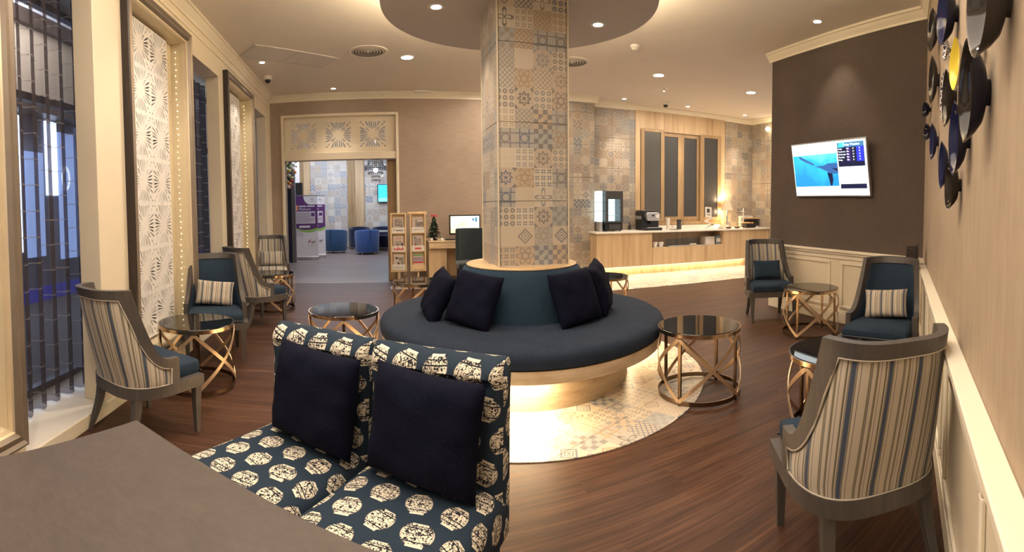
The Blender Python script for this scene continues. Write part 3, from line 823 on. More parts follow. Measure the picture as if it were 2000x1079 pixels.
# ------------------------------------------------------------------ round sofa
sofa = thing('round_sofa', 'big round slate blue sofa built around the tiled pillar', 'sofa', (PC[0], PC[1], 0))
SR = 1.07
cuts = [radians(184), radians(352), radians(90 + 360), radians(184 + 360)]
for i in range(3):
    a0, a1 = cuts[i] + .0025, cuts[i + 1] - .0025
    q = MB(); q.lathe([(.40, .34), (SR - .03, .34), (SR - .005, .352), (SR, .375), (SR, .405), (SR - .012, .43), (SR - .04, .447), (SR - .12, .457), (.78, .462), (.40, .46)], 40, a0=a0, a1=a1)
    q.build('seat_cushion', M['sofa'], sofa, smooth=True, ang=50)
q = MB(); q.lathe([(.27, .44), (.535, .44), (.53, .50), (.515, .58), (.49, .68), (.455, .765), (.440, .79), (.42, .803), (.27, .803)], 72)
q.build('backrest', M['sofab'], sofa, smooth=True, ang=50)
q = MB(); q.lathe([(.255, .804), (.412, .804), (.418, .808), (.418, .814), (.412, .818), (.255, .818), (.255, .804)], 72); q.build('top_disc', M['pine'], sofa, smooth=True)
q = MB(); q.lathe([(.6, .262), (SR - .02, .262), (SR - .015, .268), (SR - .015, .338), (.6, .338), (.6, .262)], 96); q.build('wooden_ring', M['ringwood'], sofa, smooth=True)
q = MB(); q.lathe([(.6, .004), (.80, .004), (.80, .262), (.6, .262), (.6, .004)], 96); q.build('plinth', M['ringwood'], sofa, smooth=True)
for a0, a1 in ((radians(195), radians(280)), (radians(2), radians(100))):
    q = MB(); q.lathe([(.83, .25), (.87, .25), (.87, .261), (.83, .261), (.83, .25)], 40, a0=a0, a1=a1); q.build('light_strip', M['led'], sofa, smooth=True)

# ------------------------------------------------------------------ cushions
def pillow_mesh(name, wd, h, t, mat, pinch=.06, nu=22, wr=0, seed=0):
    rn = random.Random(seed); a1, a2, a3 = rn.uniform(0, 6), rn.uniform(0, 6), rn.uniform(0, 6)
    m_ = MB()
    for s in (1, -1):
        def fn(u, v, s=s):
            a, b = 2 * u - 1, 2 * v - 1
            pu = 1 - pinch * (1 - abs(b) ** 2.2) * 1.0; pv = 1 - pinch * (1 - abs(a) ** 2.2)
            x = a * wd / 2 * (1 - pinch * (1 - b * b) * abs(a) ** 3); z = b * h / 2 * (1 - pinch * (1 - a * a) * abs(b) ** 3)
            e = max(0.0, (1 - a ** 4) * (1 - b ** 4)) ** .55
            y = s * (t / 2) * e
            if wr: y += s * wr * e * (sin(7 * a + 5 * b + a1) + sin(11 * b - 4 * a + a2) * .7 + sin(17 * a * b + a3) * .5) * (.3 + max(abs(a), abs(b)) ** 2)
            return (x, y, z)
        n0 = len(m_.f)
        m_.grid(fn, nu, nu, uvf=lambda u, v: ((u - .5) * wd, (v - .5) * h))
        if s > 0: m_.f[n0:] = [f for f in m_.f[n0:]]
        else: m_.f[n0:] = [f[::-1] for f in m_.f[n0:]]
    me = m_.mesh(name, mat, True, 180)
    bm = bmesh.new(); bm.from_mesh(me); bmesh.ops.remove_doubles(bm, verts=bm.verts, dist=.0004); bmesh.ops.recalc_face_normals(bm, faces=bm.faces); bm.to_mesh(me); bm.free()
    return me
SQ = [pillow_mesh('navy_cushion_%d' % i, .375, .37, .13, M['navy'], .05, 22, .004, i) for i in range(3)]
def place(name, me, loc, rot, label, cat='cushion', group=None):
    o = put(name, me, None, loc, rot); return tag(o, label, cat, group)
def on_sofa(a, tilt, roll, me, label, r=.60, lift=.635):
    """cushion leaning on the cone at angle a"""
    mt = Matrix.Translation((PC[0] + cos(a) * r, PC[1] + sin(a) * r, lift)) @ Matrix.Rotation(a - pi / 2, 4, 'Z') @ Matrix.Rotation(radians(tilt), 4, 'X') @ Matrix.Rotation(radians(roll), 4, 'Y')
    o = put('cushion', me); o.matrix_world = mt; return tag(o, label, 'cushion', 'navy cushions on the round sofa')
on_sofa(radians(238), 22, -6, SQ[0], 'tilted navy cushion on the round sofa, in front of another on the newspaper rack side', .615, .632)
on_sofa(radians(305), 20, 4, SQ[1], 'navy cushion on the round sofa, in front of another on the counter side', .605, .635)
on_sofa(radians(204), 26, -8, SQ[2], 'navy cushion half hidden behind another on the newspaper rack side of the round sofa', .66, .612)
on_sofa(radians(341), 18, 8, SQ[0], 'navy cushion half hidden behind another on the counter side of the round sofa', .60, .65)

# ------------------------------------------------------------------ barrel-backed chairs
def chair_parts():
    NB = 160
    # plan of the barrel back at seat level: arms forward, round behind (y is the way the chair faces)
    plan = []
    for i in range(NB + 1):
        t = pi * i / NB
        x = .252 * (1 if cos(t) >= 0 else -1) * abs(cos(t)) ** .62
        y = .060 - .280 * abs(sin(t)) ** .72
        plan.append((x, y, abs(sin(t))))
    L = [0.0]
    for i in range(NB): L.append(L[-1] + hypot(plan[i + 1][0] - plan[i][0], plan[i + 1][1] - plan[i][1]))
    A = L[-1] / 2; arc = [q - A for q in L]
    def P(a, z, off=0.0):
        a = max(-A, min(A, a)); lo, hi = 0, NB
        while hi - lo > 1:
            md = (lo + hi) // 2
            if arc[md] <= a: lo = md
            else: hi = md
        f = (a - arc[lo]) / (arc[hi] - arc[lo]); p, q = plan[lo], plan[hi]
        x = p[0] + (q[0] - p[0]) * f; y = p[1] + (q[1] - p[1]) * f; sw = p[2] + (q[2] - p[2]) * f
        tx, ty = q[0] - p[0], q[1] - p[1]; l = hypot(tx, ty) or 1
        nx, ny = -ty / l, tx / l                               # points outwards from the seat
        if nx * x + ny * (y - .0) < 0: nx, ny = -nx, -ny
        rk = max(0.0, z - .36)
        return Vector((x * (1 - .10 * rk) + nx * off, y - rk * .27 * sw ** 1.5 + ny * off, z))
    ac = A * .55                                              # where the top rail meets the sweeping sides
    def top(a):
        b = abs(a)
        if b <= ac: return .86 - .006 * (b / ac) ** 2
        q = (b - ac) / (A - ac); return .465 + .389 * (1 - q) ** 4.2
    edge = [(-A, .33), (-A, .40)] + [(-A + (2 * A) * i / 120, top(-A + 2 * A * i / 120)) for i in range(121)] + [(A, .40), (A, .33)]
    wd = .050
    def topin(a):
        z = 9.0
        for ea, ez in edge[1:-1]:
            d_ = abs(ea - a)
            if d_ < wd: z = min(z, ez - sqrt(wd * wd - d_ * d_))
        return z
    inner = []
    for ea, ez in edge:
        q = ea * (A - wd) / A; inner.append((q, ez if ez < .41 else max(.40, topin(q))))
    th = .019
    fr = MB(); rings = []
    for (a, z), (a2, z2) in zip(edge, inner): rings.append([P(a, z, th), P(a, z, -th), P(a2, z2, -th), P(a2, z2, th)])
    fr.loft(rings)
    frame = fr.mesh('back_frame', M['chairwood'], True, 35)
    # upholstery inside the frame
    ia = A - wd - .001
    nu, nv = 72, 10
    def panel(name, off, bulge, z0, m_):
        q = MB()
        def fn(u, v):
            a = -ia + 2 * ia * u; zt = max(z0 + .01, topin(a)); z = z0 + (zt - z0) * v
            e = (4 * v * (1 - v)) ** .5 * min(1.0, 12 * u * (1 - u))
            return P(a, z, off + bulge * e)
        q.grid(fn, nu, nv, uvf=lambda u, v: (-ia + 2 * ia * u + .5, z0 + (max(z0 + .01, topin(-ia + 2 * ia * u)) - z0) * v))
        return q.mesh(name, m_, True, 180)
    pan = {}
    for key, m_ in (('stripe', M['stripe']), ('blue', M['blue'])):
        pan['out', key] = panel('outer_' + key, .006, .012, .325, m_)
        pan['in', key] = panel('inner_' + key, -.010, -.016, .36, m_)
    # piping round the outer panel
    pp = MB(); pts = []
    for i in range(61):
        a = -ia + 2 * ia * i / 60; pts.append(P(a, topin(a) - .001, .016))
    lo = [P(ia - 2 * ia * i / 40, .331, .012) for i in range(41)]
    pp.tube(pts + lo, .0042, 6, closed=True)
    piping = pp.mesh('piping', M['stripe2'], True, 180)
    # D-shaped outline for the seat and rail
    def outline(off, yf, n_=40):
        pts_ = []
        for i in range(n_ + 1):
            a = -A + 2 * A * i / n_; p = P(a, .36, off); pts_.append((p.x, p.y))
        return [(pts_[0][0], yf)] + pts_ + [(pts_[-1][0], yf)]
    ra = MB(); ra.prism(outline(.020, .235), .272, .333); rail = ra.mesh('seat_rail', M['chairwood'], True, 30)
    def seatmesh(m_):
        se = MB(); rings = []
        for off, z, yf in ((-.026, .333, .232), (-.022, .345, .238), (-.022, .385, .240), (-.028, .402, .236), (-.045, .413, .222), (-.09, .419, .18)):
            rings.append([Vector((x, y, z)) for x, y in outline(off, yf)])
        n_ = len(rings[0]); se.loft(rings, uvs=[(p.x, p.y) for r in rings for p in r])
        return se.mesh('seat', m_, True, 50)
    seat = {k: seatmesh(m_) for k, m_ in (('blue', M['blue']), ('stripe', M['stripe']))}
    st = MB(); st.tube([(-.24, .2405, .346), (.24, .2405, .346)], .004, 6); stitch = st.mesh('seat_welt', M['black'], True)
    legs = []
    for s in (-1, 1):
        q = MB(); x, y = s * .232, .208
        q.loft([[(x + i * h_, y + j * h_, z) for i, j in ((-1, -1), (1, -1), (1, 1), (-1, 1))] for h_, z in ((.013, 0), (.016, .1), (.022, .272))]); legs.append(q.mesh('front_leg', M['chairwood']))
        q = MB(); rg = []
        for k in range(7):
            f = k / 6; z = .272 * (1 - f); x = s * (.180 + .012 * f); y = -.165 - .015 * f - .075 * f * f; h_ = .023 - .009 * f
            rg.append([(x + i * h_, y + j * h_, z) for i, j in ((-1, -1), (1, -1), (1, 1), (-1, 1))])
        q.loft(rg[::-1]); legs.append(q.mesh('rear_leg', M['chairwood'], True, 50))
    return frame, pan, piping, rail, seat, stitch, legs
CH = chair_parts()
def chair(label, x, y, face, outer='stripe', inner='blue', seat='blue', sc=1.0):
    """face: compass of the front, degrees counter-clockwise from +X"""
    frame, pan, piping, rail, seats, stitch, legs = CH
    t = thing('barrel_chair', label, 'chair', (x, y, 0), radians(face - 90), 'barrel-backed chairs round the glass tables')
    put('back_frame', frame, t); put('outer_back', pan['out', outer], t); put('inner_back', pan['in', inner], t)
    put('piping', piping, t); put('seat_rail', rail, t); s = put('seat', seats[seat], t); put('seat_welt', stitch, s)
    for l in legs: put('leg', l, t)
    return t
chair('striped-back chair with grey frame, nearest the curtain, seen from behind', -1.94, 1.945, 80)
chair('blue-backed chair with a striped pillow behind the round table by the fretwork panel', -2.41, 3.33, -55)
chair('striped-back chair turned away, directly behind the blue chair with the striped pillow', -2.70, 4.52, 62)
chair('chair with striped inside and striped pillow facing us beside the doorway', -3.38, 6.10, -62, 'blue', 'stripe', 'stripe')
chair('striped chair with a dark blue pillow at the end of the television wall', 2.72, 4.55, -106, 'blue', 'stripe', 'blue')
chair('blue-backed chair with a striped pillow under the television', 2.46, 2.49, 210)
chair('striped-back chair with grey frame against the plate wall, seen from behind', 1.15, 1.28, 73)

def pillow_in(me, x, y, face, label, group='striped pillows in the chairs', tilt=20, back=.085, z=.53, roll=0):
    f = radians(face - 90)
    mt = Matrix.Translation((x, y, 0)) @ Matrix.Rotation(f, 4, 'Z') @ Matrix.Translation((0, -back, z)) @ Matrix.Rotation(radians(tilt), 4, 'X') @ Matrix.Rotation(radians(roll), 4, 'Y')
    o = put('pillow', me); o.matrix_world = mt; return tag(o, label, 'pillow', group)
SP = pillow_mesh('striped_pillow', .33, .215, .095, M['stripe2'], .05, 20, .002, 5)
BP = pillow_mesh('blue_pillow', .31, .215, .095, M['blue'], .05, 20, .002, 6)
pillow_in(SP, -2.41, 3.33, -55, 'striped pillow on the blue-backed chair by the fretwork panel', roll=-6)
pillow_in(SP, -1.94, 1.945, 80, 'striped pillow mostly hidden inside the chair nearest the curtain')
pillow_in(SP, -3.38, 6.10, -62, 'striped pillow in the striped chair beside the doorway')
pillow_in(SP, 2.46, 2.49, 210, 'striped pillow on the blue-backed chair under the television', roll=5)
pillow_in(BP, 2.72, 4.55, -106, 'dark blue pillow in the striped chair by the television wall', None)

# ------------------------------------------------------------------ glass-topped drum tables
TR = .275
def table_parts():
    g = MB(); g.lathe([(0, .447), (TR - .008, .447), (TR - .006, .452), (TR - .010, .4575), (0, .4575)], 64)
    r = MB(); r.lathe([(TR - .006, .429), (TR, .429), (TR, .454), (TR - .006, .454), (TR - .006, .429)], 64)
    lo = MB(); lo.lathe([(TR - .006, .012), (TR, .012), (TR, .04), (TR - .006, .04), (TR - .006, .012)], 64)
    post = MB(); post.box(TR - .022, TR - .007, -.010, .010, .012, .42)
    def bar(s):
        b_ = MB(); rg = []
        for i in range(25):
            f = i / 24; a = s * (-pi / 4 + pi / 2 * f); z = .030 + (.425 - .030) * f; ro, ri = TR + .003, TR - .003
            hw = .0115
            # flat strap lying on the cylinder: width runs along the surface, across the strap
            ln = hypot(TR * pi / 2, .395); ta, tz = -.395 / ln, (TR * pi / 2) / ln
            e = [(ro, 1), (ro, -1), (ri, -1), (ri, 1)]
            rg.append([(rr * cos(a + s * ta * hw * q / TR), rr * sin(a + s * ta * hw * q / TR), min(.426, max(.014, z + tz * hw * q))) for rr, q in e])
        b_.loft(rg); return b_.mesh('strap', M['gold'], True, 30)
    ft = MB(); ft.lathe([(0, 0), (.010, 0), (.010, .012), (0, .012)], 10, (TR - .012, 0))
    return (g.mesh('glass_top', M['blackglass'], True, 30), r.mesh('rim', M['rimgold'], True, 30), lo.mesh('base_ring', M['bronze'], True, 30),
            post.mesh('post', M['bronze']), bar(1), bar(-1), ft.mesh('foot', M['black'], True))
TB = table_parts()
def table(label, x, y, rot):
    t = thing('drum_table', label, 'table', (x, y, 0), radians(rot), 'round glass-topped tables with gold strap sides')
    put('glass_top', TB[0], t); put('rim', TB[1], t); put('base_ring', TB[2], t)
    for k in range(4):
        a = k * pi / 2
        put('post', TB[3], t, (0, 0, 0), (0, 0, a)); put('strap', TB[4], t, (0, 0, 0), (0, 0, a + pi / 4)); put('strap', TB[5], t, (0, 0, 0), (0, 0, a + pi / 4)); put('foot', TB[6], t, (0, 0, 0), (0, 0, a))
    return t
table('round black glass table between the two chairs by the tall fretwork panel', -2.127, 2.697, 35)
table('round black glass table between the vase-print chairs and the round sofa', -1.30, 3.49, 20)
table('round black glass table behind the sofa in front of the newspaper rack', -1.00, 4.98, 25)
table('round black glass table behind the sofa towards the counter', 1.02, 5.25, 60)
table('round black glass table standing half on the tiled floor beside the sofa', 1.21, 2.915, 40)
table('round black glass table between the television wall chairs', 2.745, 3.79, 27)
table('round black glass table partly hidden by the near striped chair, television reflected in it', 1.667, 2.034, 15)
table('round black glass table in front of the striped chair beside the doorway', -2.88, 5.22, 50)

# ------------------------------------------------------------------ vase-print slipper chairs
def slipper(label, x, y, face, wd=.475):
    t = thing('slipper_chair', label, 'chair', (x, y, 0), radians(face - 90), 'vase-print slipper chairs')
    hw = wd / 2 - .004
    # seat: thick cushion, soft edges
    def rr(hx, y0, y1, r, z, n=5):
        pts = []
        for cx, cy, a0 in ((hx - r, y1 - r, 0), (-hx + r, y1 - r, 90), (-hx + r, y0 + r, 180), (hx - r, y0 + r, 270)):
            for i in range(n + 1): a = radians(a0 + 90 * i / n); pts.append(Vector((cx + r * cos(a), cy + r * sin(a), z)))
        return pts
    s = MB(); rings = []; uvs = []
    for ins, z in ((.012, .25), (0, .27), (0, .362), (.006, .386), (.022, .406), (.05, .420), (.10, .428), (.17, .432)):
        r_ = rr(hw - ins, -.285 + ins, .28 - ins, max(.006, .05 - ins * .3), z); rings.append(r_)
        for p in r_: uvs.append((p.x + .05 + (.432 - z) * max(-1, min(1, p.x / (hw - .03))) ** 9, p.y + (.432 - z) * max(0, min(1, (p.y - .1) / .17)) ** 3))
    s.loft(rings, uvs=uvs); s.build('seat', M['vase'], t, smooth=True, ang=60)
    # back: leaning slab with a rolled, button-tufted top
    btn = [(-.165, .735), (-.055, .735), (.055, .735), (.165, .735)]
    H0, H1 = .26, .795
    def lean(z): return -.258 - (z - .40) * .055
    def fb(u, v):
        # v runs: front bottom -> top -> back bottom
        x = (u - .5) * 2 * (hw - .003)
        if v < .5:
            q = v / .5; z = H0 + (H1 - .05 - H0) * q; d = .055
        elif v < .62:
            q = (v - .5) / .12; a = pi * q; z = H1 - .05 + .05 * sin(a); d = .055 * cos(a)
        else:
            q = (v - .62) / .38; z = H1 - .05 - (H1 - .05 - H0) * q; d = -.055
        bul = .016 * math.exp(-((z - .745) / .045) ** 2) * (1 if d > 0 else .6)
        yy = d + (bul if d > 0 else -bul)
        for bx, bz in btn:
            r2 = ((x - bx) / .030) ** 2 + ((z - bz) / .026) ** 2
            if v < .5: yy -= .042 * math.exp(-r2)
            r3 = ((x - bx) / .022) ** 2
            if z > bz: yy -= (.010 if d > 0 else -.004) * math.exp(-r3) * min(1, (z - bz) / .03)
        edge = 1 - min(1.0, (1 - abs(2 * u - 1)) / .10)
        yy *= 1 - .45 * edge ** 2
        return (x, lean(z) + yy, z)
    b = MB(); b.grid(fb, 40, 90, uvf=lambda u, v: ((u - .5) * wd + .02, v * 1.12 + .03))
    # close the sides
    for u in (0.0, 1.0):
        ring = [fb(u, k / 90) for k in range(91)]; n0 = len(b.v); b.v += ring
        for k in range(90): b.uv[n0 + k] = (.3 + ring[k][1], ring[k][2])
        b.f += [tuple([n0 + k, n0 + k + 1, n0 + 90 - k - 1, n0 + 90 - k]) for k in range(45)]; b.m += [0] * 45
    me = b.mesh('backrest', M['vase'], True, 70)
    bm = bmesh.new(); bm.from_mesh(me); bmesh.ops.remove_doubles(bm, verts=bm.verts, dist=.0003); bmesh.ops.recalc_face_normals(bm, faces=bm.faces); bm.to_mesh(me); bm.free()
    put('backrest', me, t)
    for bx, bz in btn: q = MB(); q.sphere((bx, lean(bz) + .030, bz), .010, 10); q.build('button', M['vase'], t, smooth=True)
    q = MB(); q.box(-hw + .01, hw - .01, -.225, .262, .19, .25); q.build('seat_base', M['vase'], t, bevel=.006)
    for sx in (-1, 1):
        for yy in (-.20, .235): q = MB(); q.bar((sx * (hw - .035), yy, .19), (sx * (hw - .03), yy - (.03 if yy < 0 else -.01), 0), .038, .038, (0, 1, 0), 0, .026, .026); q.build('leg', M['framedark'], t)
    return t
FACE = degf = -108.5
slipper('vase-print slipper chair nearer the camera, plain back edge at the bright floor', -.325, 1.225, FACE)
slipper('vase-print slipper chair beside the foreground table and farther from the bright floor', -.778, 1.377, FACE)
BIG = [pillow_mesh('big_cushion_%d' % i, .37, .33, .13, M['navy'], .045, 24, .004, 20 + i) for i in range(2)]
def big(me, x, y, label, z=.60, dx=0.0, roll=0, tilt=9, back=.148):
    mt = Matrix.Translation((x, y, 0)) @ Matrix.Rotation(radians(FACE - 90), 4, 'Z') @ Matrix.Translation((dx, -back, z)) @ Matrix.Rotation(radians(tilt), 4, 'X') @ Matrix.Rotation(radians(roll), 4, 'Y')
    o = put('cushion', me); o.matrix_world = mt; return tag(o, label, 'cushion', 'big navy cushions on the vase-print chairs')
big(BIG[0], -.325, 1.225, 'big square navy cushion on the vase-print chair nearer the camera', .595, -.014, -3)
big(BIG[1], -.778, 1.377, 'big square navy cushion on the vase-print chair by the foreground table', .597, -.058, -2)

# ------------------------------------------------------------------ foreground table
e1 = Vector((.972, -.235, 0)); e2 = Vector((-.18, -.984, 0)); o0 = Vector((-.906, .882, 0))
t = thing('side_table', 'plain taupe laminate table in the near corner, top seen from above', 'table', (o0.x, o0.y, 0), atan2(e1.y, e1.x))
ri = Matrix.Rotation(-atan2(e1.y, e1.x), 3, 'Z'); a = ri @ (e1 * 1.0); c_ = ri @ (e2 * .485)
pts = [(0, 0), (c_.x, c_.y), (a.x + c_.x, a.y + c_.y), (a.x, a.y)]
q = MB(); q.prism(pts, .655, .70); q.build('tabletop', M['tablewood'], t, bevel=.003)
for k, (x, y) in enumerate(((.06, -.06), (.03, -.42), (.90, -.06), (.87, -.42))):
    q = MB(); q.box(x - .025, x + .025, y - .025, y + .025, 0, .655); q.build('leg', M['tablewood'], t, bevel=.002)
# ------------------------------------------------------------------ television
tx0, tx1, tz0, tz1 = -4.07, -2.975, 1.355, 1.955
tm = Matrix.Translation(on(WT, (tx0 + tx1) / 2, -.085, (tz0 + tz1) / 2)) @ Matrix.Rotation(WT[1], 4, 'Z') @ Matrix.Rotation(radians(9.5), 4, 'X')
tv = thing('wall_television', 'flat television on a tilted bracket on the dark wall, weather screen', 'television'); tv.matrix_world = tm
hw, hh = (tx1 - tx0) / 2, (tz1 - tz0) / 2
q = MB(); q.box(-hw, hw, 0, .035, -hh, hh); q.build('case', M['alu'], tv, bevel=.004)
q = MB(); q.box(-.2, .2, .035, .10, -.12, .12); q.build('bracket', M['black'], tv)
def flat(mb, x0, x1, z0, z1, y): return mb.quad((x0, y, z0), (x1, y, z0), (x1, y, z1), (x0, y, z1))
def screen_ocean():
    m, nt, bs = new_mat('screen_ocean', .3, 0, (.02, .05, .08))
    X, Y, Z = sep(nt, coords(nt)); n = noise(nt, coords(nt, scale=(3, 1, 5)), 1.5, 4, .6)
    g = (Z + .2) * 1.6 + n * .9 - .45 - (X + .12).abs() * .5
    c = ramp(nt, g, [(.05, (.01, .22, .52)), (.35, (.02, .38, .72)), (.6, (.14, .62, .85)), (.85, (.75, .95, 1))])
    nt.links.new(c, bs.inputs['Emission Color']); bs.inputs['Emission Strength'].default_value = 1.15; return m
EM = {k: emit('screen_' + k, c, s) for k, c, s in (('white', (.86, .97, 1), 1.25), ('pale', (.55, .93, 1), 1.2), ('navy', (.006, .012, .06), .5), ('blue', (.02, .03, .62), 1.0), ('cyan', (.05, .55, .8), 1.0), ('steel', (.05, .20, .38), .8), ('dusk', (.03, .10, .30), .9), ('grey', (.35, .45, .45), 1.0), ('text', (.9, .95, 1), 1.2), ('violet', (.05, .02, .18), .6))}
q = MB(); flat(q, -hw + .012, hw - .012, -hh + .014, hh - .014, -.001); sc = q.build('screen', EM['white'], tv)
q = MB(); flat(q, -hw + .012, .13, hh - .12, hh - .014, -.0016); q.build('banner_area', EM['white'], sc)
q = MB(); q.add([(-.40, -.002, .17), (-.36, -.002, .285), (-.10, -.002, .285), (-.16, -.002, .17)], [(0, 1, 2, 3)]); q.add([(-.05, -.002, .17), (0, -.002, .285), (.13, -.002, .285), (.10, -.002, .17)], [(0, 1, 2, 3)]); q.build('banner_shape', EM['pale'], sc)
q = MB(); flat(q, -hw + .018, .14, -.185, .165, -.002); q.build('ocean_picture', screen_ocean(), sc)
q = MB()
q.plate([(-.44, .155), (-.40, .15), (-.30, .105), (-.20, .06), (-.21, .045), (-.31, .08), (-.42, .125)], -.0026, -.0022)
q.plate([(-.06, .04), (.0, .06), (.14, .06), (.14, -.05), (.05, -.055), (-.03, -.02), (-.12, .015), (-.20, .035)], -.0026, -.0022)
q.build('sea_animal', EM['dusk'], sc)
q = MB(); q.plate([(-.02, -.035), (.055, -.05), (.06, -.12), (.04, -.178), (.015, -.178), (.0, -.10)], -.003, -.0027); q.plate([(.05, .01), (.14, .0), (.14, -.03)], -.003, -.0027); q.build('fin', EM['navy'], sc)
q = MB(); flat(q, .155, hw - .035, .015, .265, -.002); q.build('weather_panel', EM['navy'], sc)
q = MB(); flat(q, .155, hw - .035, .215, .265, -.0026); q.build('weather_header', EM['steel'], sc)
q = MB(); q.add([(.165, -.003, .215), (.19, -.003, .265), (.27, -.003, .265), (.245, -.003, .215)], [(0, 1, 2, 3)]); q.build('header_flash', EM['cyan'], sc)
q = MB(); flat(q, .41, .505, .065, .215, -.0026); q.build('column_highlight', EM['blue'], sc)
q = MB(); flat(q, .275, .335, .065, .215, -.0026); q.build('column_shade', EM['violet'], sc)
lettering('Today Weather', .036, EM['text'], sc, (.232, -.0034, .229), (pi / 2, 0, 0))
for i, s_ in enumerate(('Today', 'Tomorrow', 'Wednesday', 'Thursday', 'Friday')):
    z = .192 - i * .0285
    lettering(s_, .022, EM['text'], sc, (.165, -.0034, z), (pi / 2, 0, 0))
    lettering('24', .020, EM['text'], sc, (.36, -.0034, z), (pi / 2, 0, 0)); lettering('31', .020, EM['text'], sc, (.445, -.0034, z), (pi / 2, 0, 0))
    q = MB(); q.plate([(.292 + .011 * cos(k * pi / 4), z + .008 + .007 * sin(k * pi / 4)) for k in range(8)], -.0034, -.003); q.plate([(.303 + .010 * cos(k * pi / 4), z + .005 + .005 * sin(k * pi / 4)) for k in range(8)], -.0034, -.003); q.build('cloud_icon', EM['text'], sc)
q = MB(); q.plate([(.31, -.10), (.34, -.09), (.345, -.095), (.32, -.108)], -.0034, -.003); q.plate([(.35, -.085), (.37, -.075), (.39, -.09), (.38, -.095)], -.0034, -.003); q.plate([(.39, -.08), (.43, -.062), (.425, -.07), (.395, -.088)], -.0034, -.003); q.build('logo_mark', EM['grey'], sc)
q = MB(); flat(q, .16, hw - .035, -.215, -.165, -.002); q.build('caption_bar', EM['navy'], sc)
q = MB(); q.plate([(-.515, .205), (-.505, .235), (-.50, .235), (-.507, .205)], -.003, -.002); q.build('corner_logo', EM['dusk'], sc)

# ------------------------------------------------------------------ counter with its worktop
ct = thing('buffet_counter', 'long oak buffet counter with an open niche, glowing underneath', 'counter', *WC)
YF = -.60
def board_front(x0, x1, z0, z1, n, y):
    for i in range(n):
        a = x0 + (x1 - x0) * i / n; b_ = x0 + (x1 - x0) * (i + 1) / n
        q = MB(); q.box(a + .0012, b_ - .0012, y, y + .018, z0, z1); q.build('oak_panel', M['oak'], ct)
q = MB(); q.box(3.0, 4.07, YF + .018, -.31, .17, .755); q.box(5.66, 6.875, YF + .018, -.02, .17, .755); q.box(4.07, 5.66, YF + .018, -.02, .17, .485); q.box(4.07, 5.66, -.22, -.02, .485, .755); q.box(3.1, 4.07, -.31, -.02, .17, .755); q.build('carcass', M['oak'], ct)
board_front(3.0, 4.07, .17, .755, 3, YF); board_front(4.075, 5.655, .17, .485, 3, YF); board_front(5.66, 6.475, .17, .755, 2, YF); board_front(6.48, 6.875, .17, .755, 1, YF)
q = MB(); q.box(3.1, 6.8, -.42, -.02, 0.005, .17); q.build('plinth', M['oak'], ct)
q = MB(); q.box(3.02, 6.3, -.50, -.47, .155, .169); q.build('light_strip', M['led2'], ct)
wt = MB(); wt.box(2.985, 6.885, YF - .02, -.30, .757, .79); wt.box(3.10, 6.885, -.30, -.002, .757, .79); o = wt.build('worktop', M['marble'], None, *WC, bevel=.004)
tag(o, 'long pale marble worktop lying along the oak counter', 'worktop')
o = MB(); o.box(4.12, 6.0, -.03, -.022, .792, .855); o = o.build('splashback', M['marble'], None, *WC); tag(o, 'low marble splashback under the oak window frames', 'splashback')
WTZ = .7905
def cthing(name, label, cat, x, y=-.35, z=WTZ, group=None): return thing(name, label, cat, on(WC, x, y, z), WC[1], group)
# glass-fronted warmer / small display fridge
f = cthing('display_fridge', 'tall black countertop cabinet with a glass door, lit inside', 'fridge', 3.37, -.33)
q = MB(); q.box(-.165, .165, -.17, .17, .62, .70); q.box(-.165, -.15, -.17, .17, .15, .62); q.box(-.165, .165, .155, .17, .15, .62); q.box(-.165, .165, -.17, .17, .018, .15); q.build('cabinet', M['black'], f, bevel=.004)
q = MB(); q.box(.150, .165, -.17, .155, .15, .62); q.build('side_wall', M['black'], f)
q = MB(); q.box(-.165, -.115, -.19, -.17, .15, .70); q.box(.115, .165, -.19, -.17, .15, .70); q.box(-.115, .115, -.19, -.17, .56, .70); q.box(-.115, .115, -.19, -.17, .15, .18); dr = q.build('door', M['darkgrey'], f, bevel=.003)
q = MB(); q.box(-.115, .115, -.184, -.178, .18, .56); q.build('pane', M['pane'], dr)
q = MB(); q.box(-.148, .148, .13, .15, .16, .61); q.build('lit_back', emit('fridge_light', (.62, .92, .95), 1.3), f)
for z in (.27, .40, .5): q = MB(); q.box(-.148, .148, -.14, .12, z, z + .006); q.build('shelf', M['white'], f)
q = MB(); q.box(-.10, .12, -.182, -.17, .035, .125); q.build('vent_panel', M['darkgrey'], f)
for sx in (-.13, .13):
    for sy in (-.13, .13): q = MB(); q.lathe([(0, 0), (.014, 0), (.014, .018), (0, .018)], 10, (sx, sy)); q.build('foot', M['black'], f)
f = cthing('glass_display_case', 'bright glass side case standing between the black cabinet and the pilaster', 'display case', 3.130, -.42)
q = MB(); q.box(-.028, .028, -.06, .16, 0.002, .17); q.build('base', M['alu'], f)
q = MB(); q.box(-.028, .028, -.06, .16, .17, .70); q.build('glass_body', emit('case_glow', (.70, .93, .97), 1.2), f)
for z in (.35, .5, .64): q = MB(); q.box(-.030, .030, -.064, .162, z, z + .008); q.build('shelf_edge', M['alu'], f)
